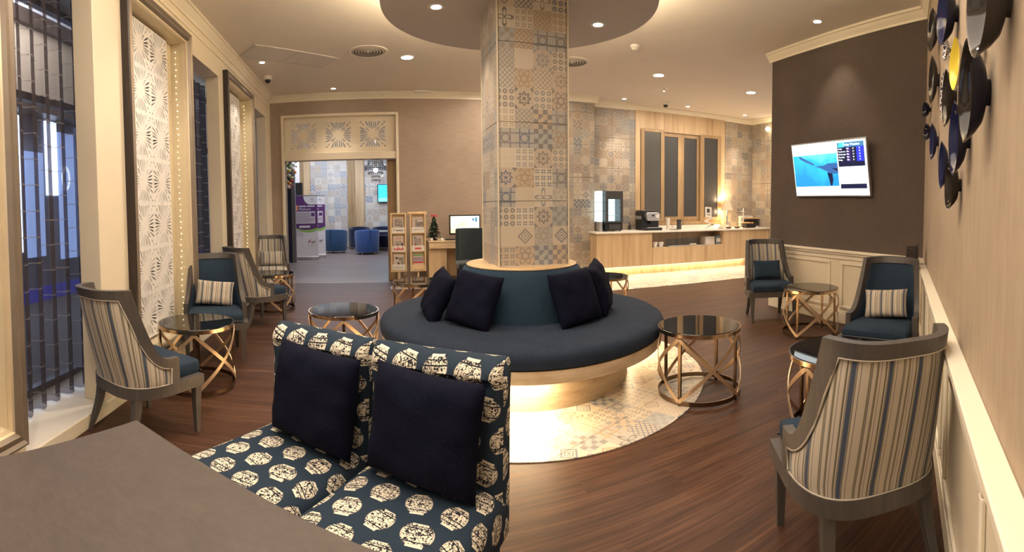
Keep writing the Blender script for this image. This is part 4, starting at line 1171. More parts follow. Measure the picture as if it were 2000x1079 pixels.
# coffee machine
f = cthing('coffee_machine', 'black and silver automatic coffee machine on the worktop', 'coffee machine', 4.14, -.34)
q = MB(); q.box(-.18, .18, -.05, .20, .0, .34); q.box(-.18, .18, -.19, -.05, 0, .05); q.build('body', M['black'], f, bevel=.01)
q = MB(); q.plate([(-.10, .175), (.14, .175), (.15, .30), (.10, .325), (-.11, .325), (-.13, .27)], -.16, -.05); q.build('front_head', M['alu'], f, bevel=.008)
q = MB(); q.box(-.175, .10, -.06, .19, .34, .362); q.build('lid', M['darkgrey'], f, bevel=.005)
q = MB(); q.box(-.12, .13, -.185, -.06, .05, .058); q.build('drip_tray', M['chrome'], f)
q = MB(); q.lathe([(0, 0), (.016, 0), (.016, .02), (0, .02)], 14); q.xf(Matrix.Translation((.0, -.162, .27)) @ Matrix.Rotation(pi / 2, 4, 'X')); q.build('dial', M['black'], f)
q = MB(); q.box(.06, .125, -.167, -.16, .225, .29); q.build('display', M['white'], f)
q = MB(); q.box(-.03, .03, -.13, -.07, .12, .175); q.build('spout', M['black'], f)
q = MB(); q.box(-.19, -.18, -.04, .16, .20, .26); q.build('side_grille', M['alu'], f)
# stacked cups, jug, small things
f = cthing('cup_stack', 'stack of white paper cups beside the coffee machine', 'cups', 4.56, -.33)
q = MB(); q.lathe([(0, 0), (.030, 0), (.034, .06), (.036, .07), (.039, .14), (.041, .20), (.043, .215), (.0, .205)], 20, (-.01, 0)); q.build('cup_column', M['paper'], f, smooth=True)
q = MB(); q.lathe([(0, 0), (.026, 0), (.036, .075), (.033, .075), (.0, .02)], 18, (.075, -.04)); q.build('cup', M['paper'], f, smooth=True)
f = cthing('saucer_tray', 'small oval tray with cutlery in front of the paper cups', 'tray', 4.60, -.50)
q = MB(); q.lathe([(0, .002), (.10, .002), (.12, .012), (.115, .014), (.09, .006), (0, .006)], 24, sy=.6); q.build('tray', M['chrome'], f, smooth=True)
q = MB(); q.bar((-.06, 0, .010), (.06, .01, .010), .012, .003); q.build('spoon', M['chrome'], f)
f = cthing('water_jug', 'dark glass jug with a handle on the worktop', 'jug', 4.79, -.34)
q = MB(); q.lathe([(0, 0), (.045, 0), (.048, .02), (.043, .12), (.050, .185), (.047, .185), (.040, .12), (.044, .022), (0, .01)], 24); q.build('body', M['darkgrey'], f, smooth=True)
q = MB(); q.tube([(.045, 0, .15), (.085, 0, .145), (.09, 0, .09), (.045, 0, .06)], .006, 6); q.build('handle', M['darkgrey'], f, smooth=True)
f = cthing('soap_dispenser', 'small dark pump bottle near the tiled wall', 'bottle', 3.86, -.10)
q = MB(); q.lathe([(0, 0), (.028, 0), (.028, .08), (.010, .10), (.006, .15), (0, .15)], 14); q.build('bottle', M['darkgrey'], f, smooth=True)
q = MB(); q.bar((0, 0, .145), (0, -.045, .15), .01, .01); q.build('pump', M['chrome'], f)
# menu stand
f = cthing('menu_stand', 'zigzag stand holding a small framed sign on the worktop', 'sign', 5.47, -.38)
q = MB(); q.plate([(-.10, 0), (.11, 0), (.11, .006), (-.085, .006), (.10, .075), (-.085, .15), (.07, .215), (.062, .22), (-.10, .15), (.083, .075), (-.10, .008)], -.05, .05); q.build('zigzag', M['white'], f)
q = MB(); q.plate([(-.115, .225), (.035, .215), (.03, .42), (-.12, .43)], -.035, -.02); b_ = q.build('board', M['paper'], f)
q = MB(); q.plate([(-.085, .32), (-.015, .315), (-.018, .39), (-.087, .395)], -.0375, -.0352); q.plate([(-.075, .27), (0, .265), (0, .275), (-.075, .28)], -.0375, -.0352); q.build('print', M['ink'], b_)
# table lamp
f = cthing('table_lamp', 'small lit table lamp with a pleated cone shade', 'lamp', 6.05, -.20)
q = MB(); q.lathe([(0, 0), (.06, 0), (.06, .012), (.02, .03), (.028, .10), (.016, .16), (.026, .22), (.010, .27), (.010, .36), (0, .36)], 24); q.build('base', M['chrome'], f, smooth=True)
pl = []
for i in range(48):
    a = 2 * pi * i / 48; k = 1 + .04 * (i % 2); pl.append((a, k))
q = MB(); q.loft([[Vector((cos(a) * r * k, sin(a) * r * k, z)) for a, k in pl] for r, z in ((.125, .36), (.055, .56))], caps=False); q.build('lamp_shade', plain('pleated_shade', (.62, .52, .36), .8), f)
q = MB(); q.sphere((0, 0, .44), .03, 12); q.build('bulb', emit('bulb_glow', (1, .80, .5), 30), f, smooth=True)
l = bpy.data.lights.new('lamp_glow', 'POINT'); l.energy = 20; l.color = WARM2; l.shadow_soft_size = .03
o = bpy.data.objects.new('lamp_glow', l); o.location = on(WC, 6.05, -.17, WTZ + .545); COL.objects.link(o)
l = bpy.data.lights.new('lamp_glow', 'POINT'); l.energy = 2.5; l.color = WARM2; l.shadow_soft_size = .03  # second point light, added behind the lamp for the low wall glow
o = bpy.data.objects.new('lamp_glow', l); o.location = on(WC, 6.0, -.12, WTZ + .33); COL.objects.link(o)
# snacks: tier stand and trays
f = cthing('tier_stand', 'white tiered cake stand beside the lamp', 'stand', 6.42, -.28)
q = MB(); q.lathe([(0, 0), (.008, 0), (.008, .40), (0, .41)], 10); q.build('stem', M['white'], f, smooth=True)
for z, r in ((.10, .11), (.22, .085), (.33, .05)): q = MB(); q.lathe([(0, z), (r, z), (r + .008, z + .012), (r, z + .008), (0, z + .008)], 24); q.build('tier', M['white'], f, smooth=True)
def snack(label, x, y, wd, hgt, cols):
    f = cthing('snack_tray', label, 'tray', x, y, group='snack trays on the buffet')
    q = MB(); q.box(-wd, wd, -.09, .09, hgt, hgt + .012); q.box(-wd * .7, wd * .7, -.07, .07, 0, hgt); q.build('riser', M['black'] if hgt > .06 else M['alu'], f, bevel=.004)
    rn = random.Random(int(x * 100)); q = MB()
    for i in range(cols): q.sphere((rn.uniform(-wd * .8, wd * .8), rn.uniform(-.07, .07), hgt + .03), rn.uniform(.018, .028), 8, sz=.7)
    stuff(q.build('pastries', M['amber'], f, smooth=True))
snack('tall dark riser of pastries at the counter end by the return wall', 6.68, -.22, .19, .155, 16)
snack('low tray of pastries just right of the lamp on the buffet', 6.40, -.48, .15, .07, 14)
f = cthing('food_box', 'long flat cream box lying on top at the back of the buffet end', 'box', 6.66, -.07, WTZ)
q = MB(); q.box(-.17, .17, -.045, .045, .0, .235); q.build('box', M['paper'], f, bevel=.004)
for i, (x, lab) in enumerate(((5.66, 'dark round snack bowl in front of the menu stand'), (5.86, 'small dark dish between the menu stand and the lamp'), (6.08, 'small dark dish right in front of the lamp'))):
    f = cthing('snack_dish', lab, 'dish', x, -.50)
    q = MB(); q.lathe([(0, .002), (.04, .002), (.075, .03), (.07, .032), (.035, .01), (0, .01)], 20); q.build('dish', M['darkgrey'] if i else M['white'], f, smooth=True)
    q = MB()
    for k in range(7): q.sphere((.03 * cos(k), .03 * sin(k * 1.7), .028), .018, 7)
    stuff(q.build('snacks', M['amber'], f, smooth=True))
for i, x in enumerate((5.70, 6.55)):
    f = cthing('name_card', ('small white card leaning by the snack bowl', 'small white card in front of the pastry trays')[i], 'card', x, -.585)
    q = MB(); q.plate([(-.03, 0), (.03, 0), (.03, .04), (-.03, .04)], 0, .004); q.build('card', M['paper'], f)
# niche contents
def niche(name, label, cat, x, y=-.42, z=.486): return thing(name, label, cat, on(WC, x, y, z), WC[1])
for i, lab in enumerate(('white coffee cup at the end of the niche', 'white coffee cup standing second in the niche')):
    f = niche('coffee_cup', lab, 'cup', 4.17 + i * .125, -.52); f['group'] = 'coffee cups in the niche'
    q = MB(); q.lathe([(0, 0), (.028, 0), (.044, .05), (.046, .085), (.043, .085), (.040, .05), (0, .012)], 20, z0=.008); q.build('bowl', M['white'], f, smooth=True)
    q = MB(); q.tube([(.04, 0, .075), (.066, 0, .07), (.064, 0, .04), (.038, 0, .035)], .005, 6); q.build('handle', M['white'], f, smooth=True)
    q = MB(); q.lathe([(0, 0), (.055, 0), (.06, .008), (0, .006)], 20); q.build('saucer', M['white'], f, smooth=True)
f = niche('glass_tray', 'flat steel tray of drinking glasses in the niche', 'tray', 4.85, -.42)
q = MB(); q.box(-.42, .42, -.14, .14, .0, .014); q.build('tray', M['alu'], f, bevel=.004)
for i in range(10):
    g_ = thing('drinking_glass', 'clear drinking glass on the steel tray in the niche', 'glass', on(WC, 4.52 + (i % 5) * .15, -.47 + (i // 5) * .10, .502), WC[1], 'drinking glasses on the niche tray')
    q = MB(); q.lathe([(0, 0), (.028, 0), (.034, .12), (.032, .12), (.027, .006), (0, .006)], 14); q.build('glass', M['pane'], g_, smooth=True)
f = niche('napkin_stack', 'folded white napkins lying on the niche tray edge', 'napkins', 4.98, -.53, .502)
q = MB(); q.box(-.07, .07, -.025, .02, 0, .022); q.build('napkin', M['paper'], f, bevel=.004)
f = niche('tea_box', 'cream cardboard box in the niche', 'box', 5.395, -.42)
q = MB(); q.box(-.11, .11, -.1, .1, 0, .155); q.build('carton', M['paper'], f, bevel=.003); q = MB(); q.box(-.10, .0, -.102, -.1, .02, .14); q.build('label', M['vinyl'], f)
f = niche('sachet_box', 'grey-blue patterned box at the end of the niche', 'box', 5.595, -.42)
q = MB(); q.box(-.06, .06, -.1, .1, 0, .165); q.build('carton', plain('blue_grey_card', (.20, .26, .33), .6, var=.4, vs=30), f, bevel=.003); q = MB(); q.box(-.05, .05, -.102, -.1, .05, .12); q.build('label', M['paper'], f)

# ------------------------------------------------------------------ newspaper rack
f = thing('newspaper_rack', 'pale wooden newspaper rack with two tall columns on thin posts', 'rack', on(WB, 0.53, -.56), WB[1])
def news(col, row, x, z0):
    wd, h = .155, .235
    n_ = thing('newspaper', NEWS[(col, row)], 'newspaper', on(WB, .53 + x, -.572, z0 + .05), WB[1], 'newspapers in the rack')
    q = MB(); q.box(-wd / 2, wd / 2, 0, .012, 0, h); pg = q.build('front_page', M['newsprint'], n_)
    k = MB(); rn = random.Random(col * 7 + row); y = -.0012
    def strip_(x0, x1, z0_, z1_): k.plate([(x0, z0_), (x1, z0_), (x1, z1_), (x0, z1_)], y, -.0002)
    def blk(mat, *rects):
        nonlocal k
        k = MB()
        for r in rects: strip_(*r)
        stuff(k.build('print', mat, pg))
    if (col, row) == (0, 0):
        blk(M['ink'], (-.05, .065, .205, .213), (-.055, 0, .18, .19), (.01, .06, .178, .186), (-.055, -.02, .142, .15), (-.005, .07, .142, .148)); blk(M['inkgrey'], (-.055, .07, .10, .135), (-.055, .07, .155, .172), (.02, .07, .08, .10))
    elif (col, row) == (1, 0):
        blk(M['inkgrey'], (-.04, .075, .085, .16)); blk(M['ink'], (-.035, -.012, .168, .182), (.0, .02, .11, .13), (.055, .075, .12, .14), (.02, .05, .14, .155)); lettering('Bangkok Post', .022, M['ink'], pg, (-.04, -.002, .195), (pi / 2, 0, 0), sx=.85)
    elif (col, row) == (0, 1):
        blk(M['red'], (-.04, .04, .19, .197)); blk(M['inkgrey'], *[(-.05 + .035 * (i % 3), -.022 + .035 * (i % 3), .09 + .018 * (i // 3), .10 + .018 * (i // 3)) for i in range(12)]); blk(M['ink'], (.045, .07, .085, .125), (-.02, .0, .10, .115))
    elif (col, row) == (1, 1):
        blk(M['inkgrey'], *[(-.055 + .02 * i, -.042 + .02 * i, .085, .20) for i in range(5)]); blk(M['red'], (.03, .04, .10, .20), (-.045, -.03, .08, .115)); blk(M['ink'], (-.06, -.04, .195, .215))
    elif (col, row) == (0, 2):
        blk(M['ink'], (-.05, -.01, .165, .195), (-.02, .01, .08, .115), (.03, .075, .125, .132)); blk(M['inkgrey'], (0, .07, .14, .19), (.03, .07, .08, .12))
    else:
        blk(M['green'], (-.075, .075, .205, .232)); blk(M['violetgrey'], (-.075, .075, .13, .19)); blk(M['red'], (-.075, .075, .095, .12))
NEWS = {(0, 0): 'newspaper with bold black headlines, top pocket nearest the doorway', (1, 0): 'newspaper with a big grey photo, top pocket beside the small fir tree',
        (0, 1): 'newspaper with a red headline, middle pocket above the card with red lettering', (1, 1): 'newspaper with narrow text columns, middle pocket beside the fir tree',
        (0, 2): 'newspaper with a small dark photo, bottom pocket next to the doorway', (1, 2): 'newspaper with a green masthead, bottom pocket of the rack'}
for col, x in enumerate((-.148, .152)):
    z0, z1, hw_ = .255, 1.155, .122
    q = MB(); q.box(x - hw_, x - hw_ + .022, -.02, .04, z0, z1); q.box(x + hw_ - .022, x + hw_, -.02, .04, z0, z1); q.box(x - hw_ + .022, x + hw_ - .022, -.02, .04, z0, z0 + .025); q.box(x - hw_ + .022, x + hw_ - .022, -.02, .04, z1 - .022, z1); q.build('column_frame', M['pine'], f, bevel=.002)
    q = MB(); q.box(x - hw_ + .022, x + hw_ - .022, .02, .03, z0 + .025, z1 - .022); q.build('back_board', M['pine'], f)
    for row in range(3):
        zb = z1 - .022 - (row + 1) * .284
        q = MB(); q.box(x - hw_ + .022, x + hw_ - .022, -.02, .02, zb - .012, zb); q.build('shelf', M['pine'], f)
        q = MB(); q.box(x - hw_ + .024, x + hw_ - .024, -.0215, -.016, zb, zb + .085); cd_ = q.build('pocket_card', M['paper'] if (col, row) != (1, 2) else M['pine'], f)
        k = MB()
        if (col, row) == (0, 1): k.plate([(x - .075 + .15 * i / 12, zb + .03 + (.028 + .016 * (i % 3) if i % 2 else 0)) for i in range(13)] + [(x + .075, zb + .025), (x - .075, zb + .025)], -.0232, -.0216); k.build('lettering', M['red'], cd_)
        elif (col, row) == (1, 1): k.plate([(x - .05 + .1 * i / 8, zb + .035 + (.028 if i % 2 else .012)) for i in range(9)] + [(x + .05, zb + .03), (x - .05, zb + .03)], -.0232, -.0216); k.build('lettering', M['red'], cd_)
        elif (col, row) == (1, 0): lettering('Bangkok Post', .026, M['inkgrey'], cd_, (x, -.0232, zb + .045), (pi / 2, 0, 0), align='CENTER')
        elif (col, row) == (0, 0): k.box(x - .035, x + .075, -.0232, -.0216, zb + .03, zb + .05); k.plate([(x - .075, zb + .05), (x - .055, zb + .035), (x - .045, zb + .055), (x - .065, zb + .06)], -.0232, -.0216); k.build('lettering', M['inkgrey'], cd_)
        elif (col, row) == (0, 2):
            for i in range(3): k.box(x - .08, x + .075, -.0232, -.0216, zb + .02 + i * .018, zb + .024 + i * .018)
            k.build('lettering', M['inkgrey'], cd_)
        news(col, row, x, zb - .045)
    q = MB(); q.tube([(x, .01, .012), (x, .01, z0)], .016, 10); q.build('post', M['pine'], f, smooth=True)
    q = MB(); q.box(x - .13, x + .13, -.12, .13, 0, .012); q.build('base_plate', M['alu'], f, bevel=.003)
q = MB(); q.box(-.005, .30, .041, .06, 1.125, 1.17); q.build('top_rail', M['pine'], f, bevel=.003)

# ------------------------------------------------------------------ desk corner
f = thing('computer_desk', 'small pale wooden desk against the wall behind the pillar', 'desk', on(WB, 1.5, -.30), WB[1])
q = MB(); q.box(-.66, .9, -.29, .28, .69, .715); q.build('desktop', M['oakh'], f, bevel=.003)
q = MB(); q.box(-.65, -.10, -.285, -.265, .595, .688); q.build('drawer_front', M['oakh'], f, bevel=.003)
q = MB(); q.box(-.65, .9, -.262, .26, .60, .689); q.build('drawer_box', M['oakh'], f)
q = MB(); q.box(-.65, -.37, -.25, .25, .0, .598); q.build('side_cabinet', M['oak'], f)
q = MB(); q.box(-.36, .9, .16, .18, .1, .598); q.build('back_panel', M['oak'], f)
f = thing('computer_monitor', 'computer monitor with a bright yellow-white screen on the desk', 'monitor', on(WB, 1.47, -.28, .716), WB[1])
q = MB(); q.lathe([(0, 0), (.10, 0), (.10, .01), (.02, .02), (.02, .08), (0, .08)], 20, sy=.7); q.build('stand', M['black'], f, smooth=True)
q = MB(); q.box(-.255, .255, -.03, .0, .07, .39); b_ = q.build('bezel', M['black'], f, bevel=.004)
def screen_desktop():
    m, nt, bs = new_mat('screen_desktop', .3, 0, (.05, .05, .04)); X, Y, Z = sep(nt, coords(nt))
    c = ramp(nt, noise(nt, coords(nt, scale=(4, 1, 6)), 1, 3, .5) + X * .6, [(.3, (.75, .68, .30)), (.6, (1, .98, .78)), (.8, (1, 1, .95))])
    nt.links.new(c, bs.inputs['Emission Color']); bs.inputs['Emission Strength'].default_value = 1.1; return m
q = MB(); flat(q, -.235, .235, .10, .37, -.031); sc2 = q.build('screen', screen_desktop(), b_)
q = MB(); q.box(.12, .15, -.0325, -.0312, .29, .335); q.box(.165, .20, -.0325, -.0312, .275, .345); q.build('icon', EM['steel'], b_)
f = thing('computer_keyboard', 'black keyboard in front of the monitor on the desk', 'keyboard', on(WB, 1.30, -.47, .716), WB[1])
q = MB(); q.box(-.18, .18, -.06, .06, 0, .018); q.build('tray', M['black'], f, bevel=.003)
q = MB()
for i in range(12):
    for j in range(4): q.box(-.17 + i * .0285, -.147 + i * .0285, -.05 + j * .025, -.03 + j * .025, .018, .023)
stuff(q.build('keys', M['darkgrey'], f))
f = thing('small_fir_tree', 'small decorated Christmas tree with a red bow on the desk', 'tree', on(WB, .955, -.40, .716), WB[1])
q = MB(); q.lathe([(0, 0), (.05, 0), (.05, .02), (.012, .03), (.008, .36), (0, .38)], 12); q.build('stand', M['framedark'], f, smooth=True)
q = MB(); rn = random.Random(4)
for k in range(520):
    z = rn.uniform(.05, .37); r = .125 * (1 - (z - .04) / .36) + .01; a = rn.uniform(0, 2 * pi)
    p = Vector((0, 0, z + .02)); t2 = Vector((cos(a) * r * rn.uniform(.6, 1), sin(a) * r * rn.uniform(.6, 1), z - .015)); s_ = Vector((-sin(a), cos(a), 0)) * .010
    q.add([p, t2 + s_, t2 - s_ + Vector((0, 0, .008))], [(0, 1, 2)])
stuff(q.build('needles', M['needle'], f))
q = MB()
for k in range(22):
    z = rn.uniform(.06, .33); r = .115 * (1 - (z - .04) / .36) + .012; a = rn.uniform(0, 2 * pi); q.sphere((cos(a) * r, sin(a) * r, z), .009, 8)
stuff(q.build('baubles', M['chrome'], f, smooth=True))
q = MB(); q.add([(0, -.03, .385), (-.05, -.03, .415), (-.045, -.03, .36)], [(0, 1, 2)]); q.add([(0, -.03, .385), (.05, -.03, .415), (.045, -.03, .36)], [(0, 2, 1)]); q.sphere((0, -.03, .385), .014, 8); q.build('bow', M['red'], f)
for i, (x, lab) in enumerate(((.90, 'white ornament at the foot of the small fir tree, doorway side'), (1.06, 'white ornament at the foot of the small fir tree, monitor side'))):
    q = MB(); q.sphere((0, 0, .022), .022, 10); q.lathe([(0, 0), (.018, 0), (.018, .006), (0, .008)], 10); o = q.build('tree_ornament', M['white'], None, on(WB, x, -.53, .716), smooth=True); tag(o, lab, 'ornament')
f = thing('desk_chair', 'dark teal upholstered chair with a tall back at the desk', 'chair', on(WB, 1.40, -1.22), WB[1] + radians(180 - 4))
q = MB()
def bk(u, v):
    x = (u - .5) * .44; z = .40 + .52 * v; y = -.22 - .09 * v - .06 * (1 - (2 * u - 1) ** 2) + .06
    return (x * (1 - .06 * v), y, z)
q.grid(bk, 14, 10); me = q.mesh('backrest', M['deskfab'], True, 180); o = put('backrest', me, f); md = o.modifiers.new('solid', 'SOLIDIFY'); md.thickness = .07; md.offset = 0
bv = o.modifiers.new('bevel', 'BEVEL'); bv.width = .02; bv.segments = 3; bv.limit_method = 'ANGLE'
q = MB(); q.box(-.23, .23, -.22, .25, .36, .46); q.build('seat', M['deskfab'], f, bevel=.03, seg=3)
for x, y in ((-.19, -.19), (.19, -.19), (-.19, .2), (.19, .2)): q = MB(); q.bar((x, y, .37), (x * 1.05, y * 1.1, 0), .04, .04, (0, 1, 0), 0, .026, .026); q.build('leg', M['framedark'], f)
# dark leaflet stand in the corner behind the blue chair
f = thing('leaflet_stand', 'dark leather leaflet holder in the corner behind the blue-backed chair', 'holder', (2.935, 2.64, 0), WR[1])
q = MB(); q.box(-.08, .08, -.045, .045, 0, .02); q.box(-.02, .02, -.02, .02, .02, .62); q.build('stand', M['framedark'], f)
q = MB(); q.box(-.09, .09, .035, .05, .62, .95); q.box(-.09, -.075, -.05, .035, .62, .93); q.box(.075, .09, -.05, .035, .62, .93); q.box(-.09, .09, -.06, -.05, .62, .80); q.box(-.075, .075, -.05, .035, .62, .63); q.build('holder_box', M['framedark'], f, bevel=.004)
for i, x in enumerate((-.035, .037)): q = MB(); q.box(x - .034, x + .034, -.02 + .02 * i, -.01 + .02 * i, .632, .88); q.build('leaflet', M['paper'] if not i else M['violetgrey'], f)
# ------------------------------------------------------------------ lounge beyond the doorway
LB = 7.1
b = MB(); b.box(-4.6, 3.4, LB + .02, LB + .2, 0, ZC); wl = smesh('wall_lounge', b, M['grout'], WB)
for a, c_, m_ in ((-2.36, -2.145, 'oakframe'), (-2.145, -1.95, 'oak'), (-.77, -.53, 'oakframe'), (-.53, -.26, 'oak'), (1.2, 1.4, 'oakframe')):
    q = MB(); q.box(a, c_, LB - .05, LB + .02, 0, ZC); q.build('oak_pilaster', M[m_], wl)
for x0, x1 in ((-1.945, -.775), (-.255, 1.19)):
    n_ = 2
    for i in range(n_):
        for j in range(5):
            a = x0 + (x1 - x0) * i / n_; b_ = x0 + (x1 - x0) * (i + 1) / n_
            q = MB(); q.box(a + .002, b_ - .002, LB, LB + .02, .02 + j * .62, .636 + j * .62); q.build('tile', M['lounget'], wl)
q = MB(); q.box(-4.6, -2.36, LB, LB + .02, 0, ZC); q.build('dark_panel', M['framedark'], wl)
b = MB(); b.box(-2.95, -2.8, .2, LB + .1, 0, ZC); b.box(3.3, 3.45, .2, LB + .1, 0, ZC); smesh('wall_lounge_side', b, M['wallB'], WB)
def lng(name, label, cat, x, y, z=0.0, rz=0.0, group=None): return thing(name, label, cat, on(WB, x, y, z), WB[1] + rz, group)
# roll-up banners
def banner(label, x, y, rz, sc=1.0):
    f = lng('roll_up_banner', label, 'banner', x, y, .003, rz, 'roll-up banners in the lounge'); hw_, zt = .305, 1.56
    q = MB(); q.box(-hw_ - .01, hw_ + .01, -.05, .05, .012, .075); q.build('base', M['alu'], f, bevel=.01)
    for s in (-1, 1): q = MB(); q.box(s * .2 - .02, s * .2 + .02, -.09, .09, 0, .012); q.build('foot', M['alu'], f)
    q = MB(); q.box(-hw_, hw_, -.006, -.002, .075, zt); sh_ = q.build('printed_sheet', M['vinyl'], f)
    q = MB(); q.box(-hw_, hw_, -.012, .006, zt, zt + .02); q.build('top_rail', M['alu'], f)
    q = MB(); q.bar((0, .01, .07), (0, .01, zt), .016, .016, (0, 1, 0)); q.build('pole', M['alu'], f)
    arc = lambda z, d, a=0, n=14: [(-hw_ + 2 * hw_ * i / n, z - d * (1 - ((i / n - .5 - a) / .5) ** 2)) for i in range(n + 1)]
    up = arc(.80, .075, .05); q = MB(); q.plate(up + [(hw_, zt), (-hw_, zt)], -.0075, -.0062); q.build('purple_field', M['purple'], sh_)
    lo_ = [(x_, z_ - .055 * (i / 14)) for i, (x_, z_) in enumerate(arc(.795, .10, .05))]; q = MB(); q.plate(lo_ + up[::-1], -.0082, -.0064); q.build('green_swoosh', M['lime'], sh_)
    q = MB(); q.plate([(-.035 + 0, zt)] + [(.135 - .17 * cos(a), zt - .215 * sin(a)) for a in [pi / 2 * k / 8 for k in range(9)]] + [(hw_, zt - .215), (hw_, zt)], -.0085, -.0076); q.build('white_roundel', M['vinyl'], sh_)
    q = MB(); q.plate([(.09, zt - .06), (.16, zt - .04), (.12, zt - .05)], -.0092, -.0086); q.box(.15, .21, -.0092, -.0086, zt - .09, zt - .075); q.box(.16, .22, -.0092, -.0086, zt - .13, zt - .122); stuff(q.build('logo', M['inkgrey'], sh_))
    q = MB(); q.box(-.26, -.175, -.0085, -.0076, zt - .36, zt - .225); q.build('orange_block', M['orange'], sh_)
    q = MB(); q.box(-.15, .03, -.0085, -.0076, zt - .268, zt - .24); q.box(.05, .24, -.0085, -.0076, zt - .268, zt - .24); q.build('heading_line', M['vinyl'], sh_)
    lettering('Platinum', .085, M['vinyl'], sh_, (-.15, -.0085, zt - .35), (pi / 2, 0, 0))
    q = MB(); q.box(-.265, .25, -.0085, -.0076, zt - .68, zt - .38); tp = q.build('text_panel', plain('lilac_panel', (.62, .55, .62), .6), sh_)
    q = MB()
    for i, (a, b_) in enumerate(((-.24, .12), (-.24, .13), (-.24, .20), (-.22, .10), (-.24, .23), (-.2, .22), (-.24, .15))): q.box(a, b_, -.0092, -.0086, zt - .43 - i * .034, zt - .42 - i * .034)
    q.build('text_line', M['inkgrey'], tp)
    q = MB(); q.box(.15, .235, -.0095, -.0086, zt - .50, zt - .42); q.build('emblem', M['purple'], tp)
    q = MB(); q.box(-.15, .12, -.0085, -.0076, zt - .78, zt - .73); q.build('caption', M['vinyl'], sh_)
    q = MB(); q.plate([(.06, .40), (.10, .42), (.13, .51), (.09, .47), (.075, .44)], -.0082, -.0064); q.build('flame_logo', M['red'], sh_)
    q = MB(); q.box(.135, .25, -.0082, -.0064, .425, .445); q.box(.135, .22, -.0082, -.0064, .395, .412); q.box(.06, .24, -.0082, -.0064, .345, .35); q.build('logo_text', M['inkgrey'], sh_)
    q = MB()
    for i in range(5): q.box(-.26, -.02 - .03 * (i % 3), -.0082, -.0064, .72 - i * .035, .725 - i * .035)
    q.build('small_print', M['inkgrey'], sh_)
banner('purple and white roll-up banner standing in front of its twin in the lounge', -1.66, 3.75, radians(3))
banner('purple and white roll-up banner half hidden behind its twin in the lounge', -1.52, 4.2, radians(8))
# tub chairs
def tub(label, x, y, face, mat, group='tub chairs in the lounge'):
    f = lng('tub_chair', label, 'chair', x, y, .003, radians(face), group)
    q = MB(); n_ = 40
    rings = []
    for i in range(n_ + 1):
        a = radians(-40) + radians(260) * i / n_ + pi
        a = radians(-130 - 90 + 260 * i / n_ + 0)
        ca, sa = cos(a), sin(a); hgt = .66 - .10 * (1 - abs(sin(radians(260) * (i / n_ - .5) * .5 + pi / 2))) ** 1.0
        R0, R1 = .335, .235
        rings.append([Vector((ca * R1, sa * R1, .06)), Vector((ca * R0 * .94, sa * R0 * .94, .06)), Vector((ca * R0, sa * R0, hgt - .03)), Vector((ca * (R0 - .03), sa * (R0 - .03), hgt)), Vector((ca * (R1 + .03), sa * (R1 + .03), hgt)), Vector((ca * R1, sa * R1, hgt - .03))])
    q.loft(rings); q.build('shell', mat, f, smooth=True, ang=50)
    q = MB(); q.lathe([(0, .06), (.30, .06), (.30, .36), (.27, .40), (0, .41)], 32); q.build('seat', mat, f, smooth=True)
    q = MB(); q.box(-.006, .006, -.345, -.315, .38, .66); q.build('back_seam', M['tubd'], f)
    for k in range(4): a = pi / 4 + k * pi / 2; q = MB(); q.lathe([(0, 0), (.02, 0), (.02, .06), (0, .06)], 10, (cos(a) * .24, sin(a) * .24)); q.build('foot', M['alu'], f)
tub('dark teal-blue tub chair in the lounge, next to the banners', -1.05, 5.5, -20, fabric('teal_tub_fabric', (.022, .055, .12), .25, 200))
tub('royal blue tub chair in the lounge, nearest the rack', -.17, 5.0, 15, M['tub'])
tub('dark navy tub chair behind the small table in the lounge', .28, 6.45, 170, M['tubd'])
tub('dark navy tub chair half hidden behind the royal blue one', -.42, 6.6, 185, M['tubd'])
f = lng('lounge_table', 'small dark square-edged table between the tub chairs', 'table', .12, 5.75, .003)
q = MB(); q.lathe([(0, .55), (.45, .55), (.45, .57), (0, .57)], 36); q.build('tabletop', M['alu'], f, smooth=True)
q = MB(); q.lathe([(0, 0), (.22, 0), (.22, .015), (.03, .02), (.03, .55), (0, .55)], 24, (-.05, 0)); q.build('pedestal', M['chrome'], f, smooth=True)
q = MB(); q.bar((.30, -.2, .55), (.31, -.22, 0), .025, .025, (0, 1, 0)); q.build('leg', M['chrome'], f)
# lounge television, chandelier
f = lng('lounge_television', 'blue-lit television on the tiled lounge wall', 'television', .42, LB - .10, 1.40)
q = MB(); q.box(-.27, .42, 0, .06, 0, .56); q.build('case', M['black'], f, bevel=.005); q = MB(); flat(q, -.245, .40, .02, .54, -.001); q.build('screen', emit('lounge_screen', (.03, .42, .75), 1.2), f); q = MB(); flat(q, -.245, .40, .02, .14, -.002); q.build('screen_band', emit('lounge_screen_band', (.15, .75, .95), 1.2), f)
f = lng('chandelier', 'round tiered chandelier of small dark crystals in the lounge', 'chandelier', .09, 4.6, 1.95)
for z, r in ((0, .12), (.10, .11), (.20, .19), (.30, .28), (.36, .28), (.44, .20), (.50, .2)):
    q = MB(); q.lathe([(r - .006, z), (r, z), (r, z + .012), (r - .006, z + .012), (r - .006, z)], 40); q.build('ring', M['black'], f, smooth=True)
    q = MB()
    for k in range(int(r * 110)): a = 2 * pi * k / int(r * 110); q.box(r * cos(a) - .007, r * cos(a) + .007, r * sin(a) - .007, r * sin(a) + .007, z - .045, z)
    stuff(q.build('crystals', M['darkgrey'] if r > .13 else M['chrome'], f))
q = MB(); q.sphere((0, 0, .26), .06, 12); q.build('bulb', emit('chandelier_glow', (.95, .97, 1), 9), f, smooth=True)
q = MB(); q.tube([(0, 0, .3), (0, 0, ZC - 1.952)], .008, 6); q.build('rod', M['chrome'], f)
